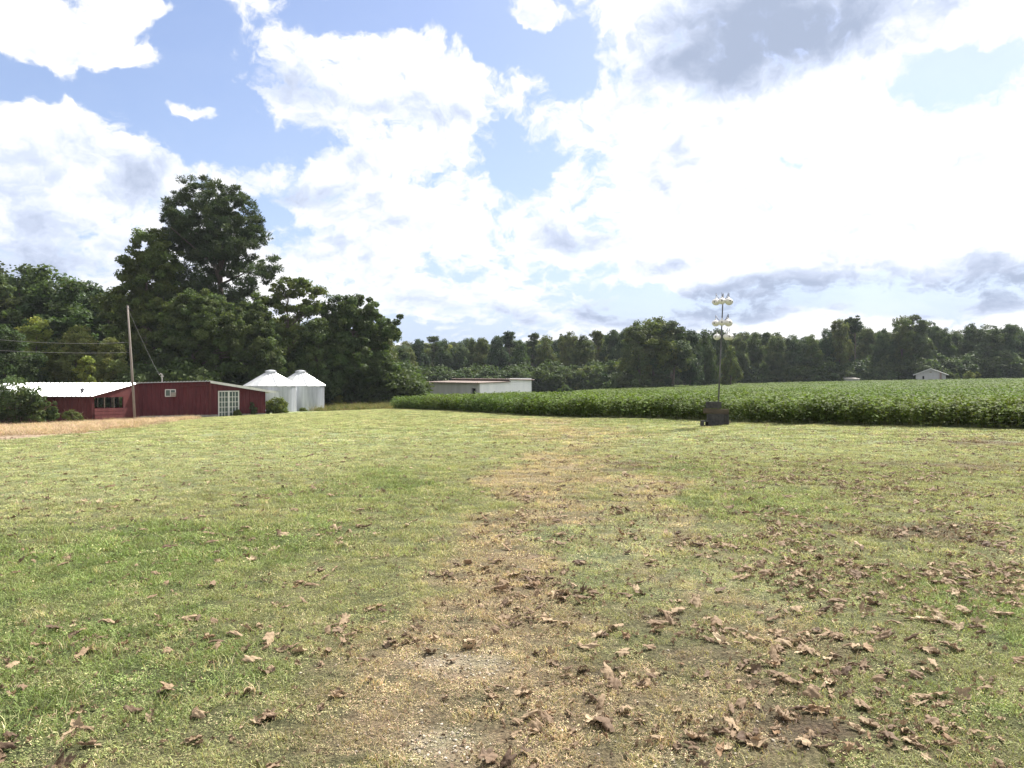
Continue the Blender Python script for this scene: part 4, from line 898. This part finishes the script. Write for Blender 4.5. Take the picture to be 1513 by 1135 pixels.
# back and far walls, open clerestory at the back
wallbox(mb, L2, L1, FZ-.3, TE1-.1, .1, TE1-.1); wallbox(mb, P2, L2, FZ-.3, -.65, .1); wallbox(mb, P2, L2, .45, TR-.1, .1)
ch(mb.build('wing_wall', M_redw, barn))
for s in (.33,.66): q = ep(g0+(g1-g0)*s); mb = MB(); mb.box((q[0], q[1], (OZ0+OZ1)/2-.15), (.07,.07,OZ1-OZ0+.3), math.atan2(ed.y, ed.x)); ch(mb.build('post', M_wood, barn))
for s in range(1, 18): q = (P2[0]+ld.x*s*.5, P2[1]+ld.y*s*.5); mb = MB(); mb.box((q[0]+.06, q[1]-.06, -.1), (.12,.06,1.1)); ch(mb.build('post', M_wood, barn))
mb = MB(); nrm_ = Vector((ed.y, -ed.x, 0)); q0 = ep(g0-.1); q1 = ep(eL*1.0)
for k, (a_, b_) in enumerate(((-.02, -.06), (-.26, -.29), (-.52, -.52), (-.78, -.78))):
    A_1 = Vector((*q0, OZ0+a_))+nrm_*.12; B_1 = Vector((*q1, OZ0+b_-.05))+nrm_*.12
    mb.hexa([A_1+Vector((0,0,-.22)), B_1+Vector((0,0,-.22)), B_1+Vector((0,0,-.22))+nrm_*.03, A_1+Vector((0,0,-.22))+nrm_*.03, A_1, B_1, B_1+nrm_*.03, A_1+nrm_*.03])
ch(mb.build('boarding', M_redw, barn))
mb = MB(); ea = Vector((*ep(-.35), TE1-.07)); eb = ea+ld*(LW+.3); ra = Vector((*ep(eL), TR)); rb = ra+ld*(LW+.3)
oo = -ld*.22; roof_sheet(mb, eb, ea+oo, ra+oo*.2, rb, .3, .03, .04); ch(mb.build('roof', M_tin, barn))
mb = MB(); vc = W(121.5, 54.6); mb.lathe([(.10,0),(.10,.28),(.17,.30),(.13,.42),(.0,.50)], 14, (vc[0], vc[1], TE1+.02)); ch(mb.build('roof_vent', M_metal, barn))
mc = W(239.5, 61.0); mb = MB(); mb.tube([(mc[0],mc[1],T2-.2),(mc[0],mc[1],zat(553.5,61)),(mc[0]-.12,mc[1],zat(552,61)),(mc[0]-.22,mc[1],zat(554,61))], .045, 8); mb.box((mc[0],mc[1],zat(556,61)), (.2,.1,.07)); ch(mb.build('service_mast', M_conc, barn))
# bare pole and wires
pb = W(199.5, 55.6); pt = W(189, 55.9); mb = MB(); mb.tube([(pb[0],pb[1],FZ-.3),(*lerp2(pb, pt, .5), zat(536,55.7)),(pt[0],pt[1],zat(452,55.9))], [.10,.085,.06], 10)
po = empty('wooden_pole', (pb[0],pb[1],FZ)); o = mb.build('pole', M_pole, po, True); o.matrix_parent_inverse = Matrix.Translation(-Vector(po.location))
mb = MB(); mb.box((pt[0],pt[1],zat(454,55.9)), (.08,.3,.12)); mb.tube([(pt[0],pt[1],zat(456,55.9)),(pt[0]+.18,pt[1],zat(456,55.9))], .03, 6); o = mb.build('bracket', M_metal, po); o.matrix_parent_inverse = Matrix.Translation(-Vector(po.location))
tag(po, 'slightly leaning bare wooden pole in front of the barn, beside the white roof end', 'pole')
def wire(a, b_, sag, label, r_=.009):
    a, b_ = Vector(a), Vector(b_); mb = MB(); mb.tube([a.lerp(b_, i/14)-Vector((0,0,sag*4*(i/14)*(1-i/14))) for i in range(15)], r_, 5); o = mb.build('wire', M_wire, None, True); tag(o, label, 'wire', 'wires at the wooden pole')
M_wire = mat('wire_grey', (.20,.20,.20), .5, .4)[0]
pz = lambda v: (lerp2(pt, pb, (v-452)/167.)[0], lerp2(pt, pb, (v-452)/167.)[1], zat(v, 55.9))
wl = W(-60, 50)
wire((wl[0],wl[1],zat(496,50)), pz(506), .25, 'upper of the two wires running from the left edge to the bare pole')
wire((wl[0],wl[1],zat(514,50)), pz(521), .15, 'lower of the two wires running from the left edge to the bare pole')
wire(pz(455), (mc[0]-.22,mc[1],zat(554,61)), .15, 'thin slanting wire from the bare pole down to the roof mast')

# ------------------------------------------------------------------ grain bins
def grain_bin(u, Y, zb_, label, door=None):
    X_, Y_ = W(u, Y); e_ = empty('grain_bin', (X_, Y_, zb_)); Rr = 2.30; ez = zat(569.5, Y)-zb_; az_ = zat(551, Y)-zb_
    mb = MB(); prof = []; nc = 30
    for i in range(nc*4+1): prof.append((Rr+.022*math.sin(i/4*6.283), ez*i/(nc*4)))
    mb.lathe(prof, 64); link('wall', mb.mesh('bin_wall', M_galv, True), e_)
    mb = MB(); npan = 18
    for k in range(npan):
        a0, a1 = 6.283*k/npan, 6.283*(k+1)/npan; rr0, rr1 = Rr+.12, .42
        p = [(rr0*math.cos(a0), rr0*math.sin(a0), ez-.04), (rr0*math.cos(a1), rr0*math.sin(a1), ez-.04), (rr1*math.cos(a1), rr1*math.sin(a1), az_), (rr1*math.cos(a0), rr1*math.sin(a0), az_)]
        mb.add(p, [(0,1,2,3)])
        mb.tube([(rr0*math.cos(a0), rr0*math.sin(a0), ez-.02), (rr1*math.cos(a0), rr1*math.sin(a0), az_+.02)], .035, 5)
    link('roof', mb.mesh('bin_roof', M_tin), e_)
    mb = MB(); mb.lathe([(.46,az_-.03),(.46,az_+.12),(.56,az_+.14),(.30,az_+.26),(.0,az_+.30)], 20); link('cap', mb.mesh('bin_cap', M_galv), e_)
    if door is not None:
        a_ = R(door); p = Vector((math.cos(a_)*(Rr+.03), math.sin(a_)*(Rr+.03), 0)); mb = MB(); mb.box((p.x, p.y, .25+.9), (1.05,.10,1.75), a_+math.pi/2); d_ = mb.build('door', M_galv, e_)
        mb = MB(); mb.box((p.x*1.02, p.y*1.02, 2.1), (1.25,.22,.07), a_+math.pi/2); mb.box((p.x*1.03+.38*math.sin(a_), p.y*1.03-.38*math.cos(a_), 1.1), (.06,.06,.3), a_+math.pi/2); mb.build('door_hood', M_galv, d_)
    mb = MB(); mb.lathe([(Rr+.25,-.5),(Rr+.25,.04),(Rr-.1,.05)], 40); link('base_slab', mb.mesh('bin_slab', M_conc), e_)
    tag(e_, label, 'grain bin', 'pair of round metal grain bins'); return e_
grain_bin(400, 72.0, -1.72, 'nearer round white metal grain bin with a door, partly hidden by the red barn roof', -68)
grain_bin(444, 77.2, -1.86, 'farther round white metal grain bin, right of and behind the other')

# ------------------------------------------------------------------ white shed in the field
Q1 = (-4.0, 95.0); la = Vector((-8, 15, 0)).normalized(); lb_ = Vector((15, 8, 0)).normalized(); LL = 17.0
def sq(a_, b_): return (Q1[0]+la.x*a_+lb_.x*b_, Q1[1]+la.y*a_+lb_.y*b_)
GZs = -1.75; tz = zat(565.7, 95); hz0 = zat(560.0, 98)
shed = empty('white_shed', (Q1[0], Q1[1], GZs)); tag(shed, 'low pale metal shed with rusty flat roofs standing in the crop', 'shed')
def cs_(o): o.matrix_parent_inverse = Matrix.Translation(-Vector(shed.location)); return o
_, da = at_u(sq(LL,0), sq(0,0), 697.0); _, db_ = at_u(sq(LL,0), sq(0,0), 704.0)
dA = (Vector((*da,0))-Vector((*Q1,0))).length; dB = (Vector((*db_,0))-Vector((*Q1,0))).length; dz = zat(573.8, 96.5)
mb = MB(); wallbox(mb, sq(LL,0), sq(dA,0), GZs, tz, .12); wallbox(mb, sq(dA,0), sq(dB,0), dz, tz, .12); wallbox(mb, sq(dB,0), sq(0,0), GZs, tz, .12)
ribbed(mb, sq(LL,0), sq(dA,0), GZs, GZs, tz, tz, .45, .04, .004); ribbed(mb, sq(dB,0), sq(0,0), GZs, GZs, tz, tz, .45, .04, .004); cs_(mb.build('front_wall', M_shed, shed))
mb = MB(); s42 = 4.2
wallbox(mb, sq(0,.12), sq(0,s42), GZs, tz, .12, tz+.18); wallbox(mb, sq(0,s42), sq(0,7.3), GZs, hz0, .12); wallbox(mb, sq(0,7.3), sq(LL,7.3), GZs, hz0, .12); wallbox(mb, sq(LL,7.3), sq(LL,0), GZs, tz, .12)
for k in range(7):   # lapped horizontal boards on the bright end
    z_ = GZs+1.3+k*.27; 
    if z_ < tz-.2: wallbox(mb, sq(-.03,.1), sq(-.03,s42), z_, z_+.24, .03)
    wallbox(mb, sq(-.03,s42+.02), sq(-.03,7.32), z_, z_+.24, .03)
cs_(mb.build('end_wall', M_shedw, shed))
mb = MB(); wallbox(mb, sq(LL,s42), sq(0,s42), tz-.1, hz0, .1); cs_(mb.build('upper_wall', M_rust, shed))
mb = MB(); roof_sheet(mb, (*sq(LL+.3,-.35),tz), (*sq(-.3,-.35),tz), (*sq(-.3,s42),tz+.16), (*sq(LL+.3,s42),tz+.16), .5, .04, .07); cs_(mb.build('lower_roof', M_rust, shed))
mb = MB(); roof_sheet(mb, (*sq(LL+.3,s42-.4),hz0), (*sq(-.3,s42-.4),hz0), (*sq(-.3,7.6),hz0-.1), (*sq(LL+.3,7.6),hz0-.1), .5, .04, .08); cs_(mb.build('upper_roof', M_rust, shed))
mb = MB(); wallbox(mb, sq(dA,.2), sq(dB,.2), GZs, dz, .05); cs_(mb.build('doorway', M_black, shed))
mb = MB()
for a_ in (dA, dB): p = sq(a_, -.03); mb.box((p[0], p[1], (GZs+dz)/2), (.1,.1,dz-GZs), math.atan2(la.y, la.x))
mb.box((*sq((dA+dB)/2, -.03), dz+.04), (dA-dB+.1,.09,.08), math.atan2(la.y, la.x)); cs_(mb.build('door_frame', M_shed, shed))

# ------------------------------------------------------------------ small gabled house by the far treeline
Yh = 186.0; sh_ = Yh/FP; hx, hy = W(1375, Yh); hz_ = h1(hx, hy)-.2; house = empty('small_house', (hx, hy, hz_), -math.atan2(hx, hy)-.03); hw = 19.5*sh_; eh = zat(553.5, Yh)-hz_; rh = zat(545.5, Yh)-hz_
tag(house, 'small pale gabled house with white roof edges beyond the crop', 'house')
mb = MB(); D_ = 9.0; sk = 0
mb.add([(-hw,0,0),(hw,0,0),(hw,0,eh),(0,0,rh),(-hw,0,eh),(-hw+sk,D_,0),(hw+sk,D_,0),(hw+sk,D_,eh),(sk,D_,rh),(-hw+sk,D_,eh)], [(0,1,2,3,4),(9,8,7,6,5),(1,6,7,2),(5,0,4,9)]); mb.build('wall', M_shed, house)
mb = MB()
for s in (-1, 1): mb.hexa([Vector(p) for p in ((0,-.4,rh+.02),(s*(hw+.55),-.4,eh-.2),(s*(hw+.55)+sk,D_+.3,eh-.2),(sk,D_+.3,rh+.02),(0,-.4,rh+.2),(s*(hw+.55),-.4,eh-.02),(s*(hw+.55)+sk,D_+.3,eh-.02),(sk,D_+.3,rh+.2))])
mb.build('roof', M_whitep, house)
mb = MB(); mb.box((-9.5*sh_, -.03, eh-.75), (2.4*sh_,.06,.75)); mb.build('window', M_black, house)
mb = MB(); mb.box((13*sh_, -.25, (eh+.5)/2), (2.6*sh_,.5,eh+.5)); mb.build('chimney', M_rust, house)
mb = MB(); mb.box((0, -.05, rh-.75), (.5,.05,.35)); mb.build('vent', M_conc, house)
Yl = 189.0; lx, ly = W(1259, Yl); lz = h1(lx, ly); low = empty('low_shed', (lx, ly, lz)); tag(low, 'low pale roof just showing over the far crop edge, left of the gabled house', 'shed')
ws = 12*Yl/FP; ht_ = zat(560.0, Yl)-lz; mb = MB(); mb.box((0,1.5,ht_/2), (ws*2-.3,3,ht_)); mb.build('wall', M_shed, low)
mb = MB(); mb.hexa([Vector(p) for p in ((-ws,-.4,ht_),(ws,-.4,ht_),(ws,3.3,ht_+.3),(-ws,3.3,ht_+.3),(-ws+.8,1,ht_+.42),(ws-.8,1,ht_+.42),(ws-.8,2.2,ht_+.5),(-ws+.8,2.2,ht_+.5))]); mb.build('roof', M_conc, low)

# ------------------------------------------------------------------ gourd pole with nesting gourds, blocks at its foot
Yg = 26.4; gx0, gy0 = W(1061.0, Yg); gz0 = h1(gx0, gy0); gxt = W(1068.2, Yg)[0]; gs = Yg/FP
rack = empty('gourd_pole', (gx0, gy0, gz0)); tag(rack, 'tall thin dark metal pole with short cross arms carrying white gourds', 'pole')
zt_ = zat(434, Yg)-gz0; topx = gxt-gx0
mb = MB(); mb.tube([(-.02,0,-.1),(topx*.45,0,zt_*.5),(topx,0,zt_)], [.030,.026,.020], 8); link('pole', mb.mesh('pole', M_metal, True), rack)
def px_at(z_): return topx*z_/zt_
tiers = [(446, [(-9.3,.10),(-4.6,-.22),(4.6,-.24),(9.6,.06)]), (477.5, [(-8.6,.10),(-3.5,-.24),(5.6,-.22),(10.4,.10)]), (498, [(-7.5,-.05),(6.0,-.18),(12.5,.05)])]
gm = None; names = ['top', 'middle', 'lowest']; pos_n = [['left end', 'inner left', 'inner right', 'right end'], ['left end', 'inner left', 'inner right', 'right end'], ['left end', 'inner right', 'right end']]
def gourd_meshes():
    body = MB(); prof = [(0.0,-.115),(.05,-.108),(.095,-.080),(.128,-.038),(.137,.0),(.128,.040),(.100,.072),(.062,.092),(.034,.104),(.022,.122),(.017,.16),(.0,.175)]
    b_ = []; body.lathe(prof, 22); hole = MB(); hole.lathe([(.0,.006),(.026,.006),(.030,.0),(.030,-.03)], 14); hk = MB(); hk.tube([(0,0,.15),(0,0,.33)], .007, 6)
    return body.mesh('gourd_body', M_gourd, True), hole.mesh('entrance_hole', M_black), hk.mesh('hanger', M_metal)
gb, gh, gk = gourd_meshes(); armz = []
for ti, (v, lst) in enumerate(tiers):
    zc_ = zat(v, Yg)-gz0; za = zc_+.26
    for gi_, (dx, dy) in enumerate(lst):
        xx = px_at(za)+dx*gs
        mb = MB(); mb.tube([(px_at(za),0,za-.22),(px_at(za)+dx*gs*.6,dy*.6,za-.14),(xx,dy,za)], .009, 6); link('arm', mb.mesh('arm', M_metal, True), rack)
        g_ = empty('nesting_gourd', (gx0+xx, gy0+dy, gz0+zc_), 0, .94+.1*rs.rand()); link('body', gb, g_)
        hd = (-1 if dx < 0 else 1)*(.9 if abs(dx) > 7 else .25); hv = Vector((hd, -1, .05)).normalized() if gi_ != 0 else Vector((-.8,-1,0)).normalized()
        ho = link('entrance_hole', gh, g_); ho.location = hv*.128; ho.rotation_euler = hv.to_track_quat('Z', 'Y').to_euler()
        link('hanger', gk, g_).location = (0,0,-.03)
        tag(g_, 'white bird-nesting gourd, %s of the %s tier on the thin pole' % (pos_n[ti][gi_], names[ti]), 'gourd', 'nesting gourds on the pole')
# blocks and timber: photo columns/rows -> the pile stands at depth 26.2
def hollow_block(c, dx, dy, dz, rz, label, cells=2, face='top', m_=None):
    e_ = link('concrete_block', bpy.data.meshes.new('x')); bpy.data.objects.remove(e_); mb = MB(); w_ = .035
    if face == 'top':
        mb.box((0,-dy/2+w_/2,0),(dx,w_,dz)); mb.box((0,dy/2-w_/2,0),(dx,w_,dz))
        for k in range(cells+1): mb.box((-dx/2+w_/2+k*(dx-w_)/cells,0,0),(w_,dy-2*w_,dz-.002))
    else:   # cells open towards the viewer
        mb.box((0,0,-dz/2+w_/2),(dx,dy,w_)); mb.box((0,0,dz/2-w_/2),(dx,dy,w_))
        for k in range(cells+1): mb.box((-dx/2+w_/2+k*(dx-w_)/cells,0,0),(w_,dy-.002,dz-2*w_))
    o = mb.build('concrete_block', m_ or M_block, None, False, .004); o.location = c; o.rotation_euler = (0,0,rz); tag(o, label, 'block', 'concrete blocks stacked at the foot of the gourd pole'); return o
Yb = 26.0; bs_ = Yb/FP
def bp(u, v, Y=Yb): return (W(u, Y)[0], Y, zat(v, Y))
zg = h1(*W(1058, Yb))
hollow_block((*W(1057,Yb), zg+.19), .52, .22, .40, .05, 'large weathered block at the bottom of the pile, under the timber', 2)
hollow_block((*W(1071,Yb+.12), zg+.19), .26, .24, .38, -.2, 'narrower dark block at the right end of the pile bottom', 1)
hollow_block((*W(1041.5,Yb-.15), zg+.09), .21, .30, .19, .1, 'small hollow block lying on the grass at the left of the pile', 1, 'front')
o = MB(); o.box((0,0,0), (.82,.19,.17)); o = o.build('timber_beam', M_wood, None, False, .008); o.location = (*W(1058,Yb), zg+.485); o.rotation_euler = (0, R(3), .12); tag(o, 'short weathered timber lying across the blocks at the pole foot', 'beam')
hollow_block((*W(1054.5,Yb+.02), zg+.70), .48, .22, .21, -.05, 'dark block on top of the timber, topmost of the pile', 2)

# ------------------------------------------------------------------ thin summer haze
print('GROUND Z', GZ.min(), GZ.max())
hm = bpy.data.materials.new('haze'); hm.use_nodes = True; ht2 = hm.node_tree; ht2.nodes.clear()
ho_ = ht2.nodes.new('ShaderNodeOutputMaterial'); pv = ht2.nodes.new('ShaderNodeVolumePrincipled'); pv.inputs['Color'].default_value = (.80, .87, 1, 1); pv.inputs['Density'].default_value = .00014
ht2.links.new(pv.outputs[0], ho_.inputs['Volume'])
hb = MB(); hb.hexa([(-1230,-430,GZ.min()-1),(1230,-430,GZ.min()-1),(1230,2530,GZ.min()-1),(-1230,2530,GZ.min()-1),(-1230,-430,34),(1230,-430,34),(1230,2530,34),(-1230,2530,34)])
tag(hb.build('haze', hm), 'thin pale summer haze over the far woods', 'haze', kind='stuff')
sc.cycles.volume_bounces = 0
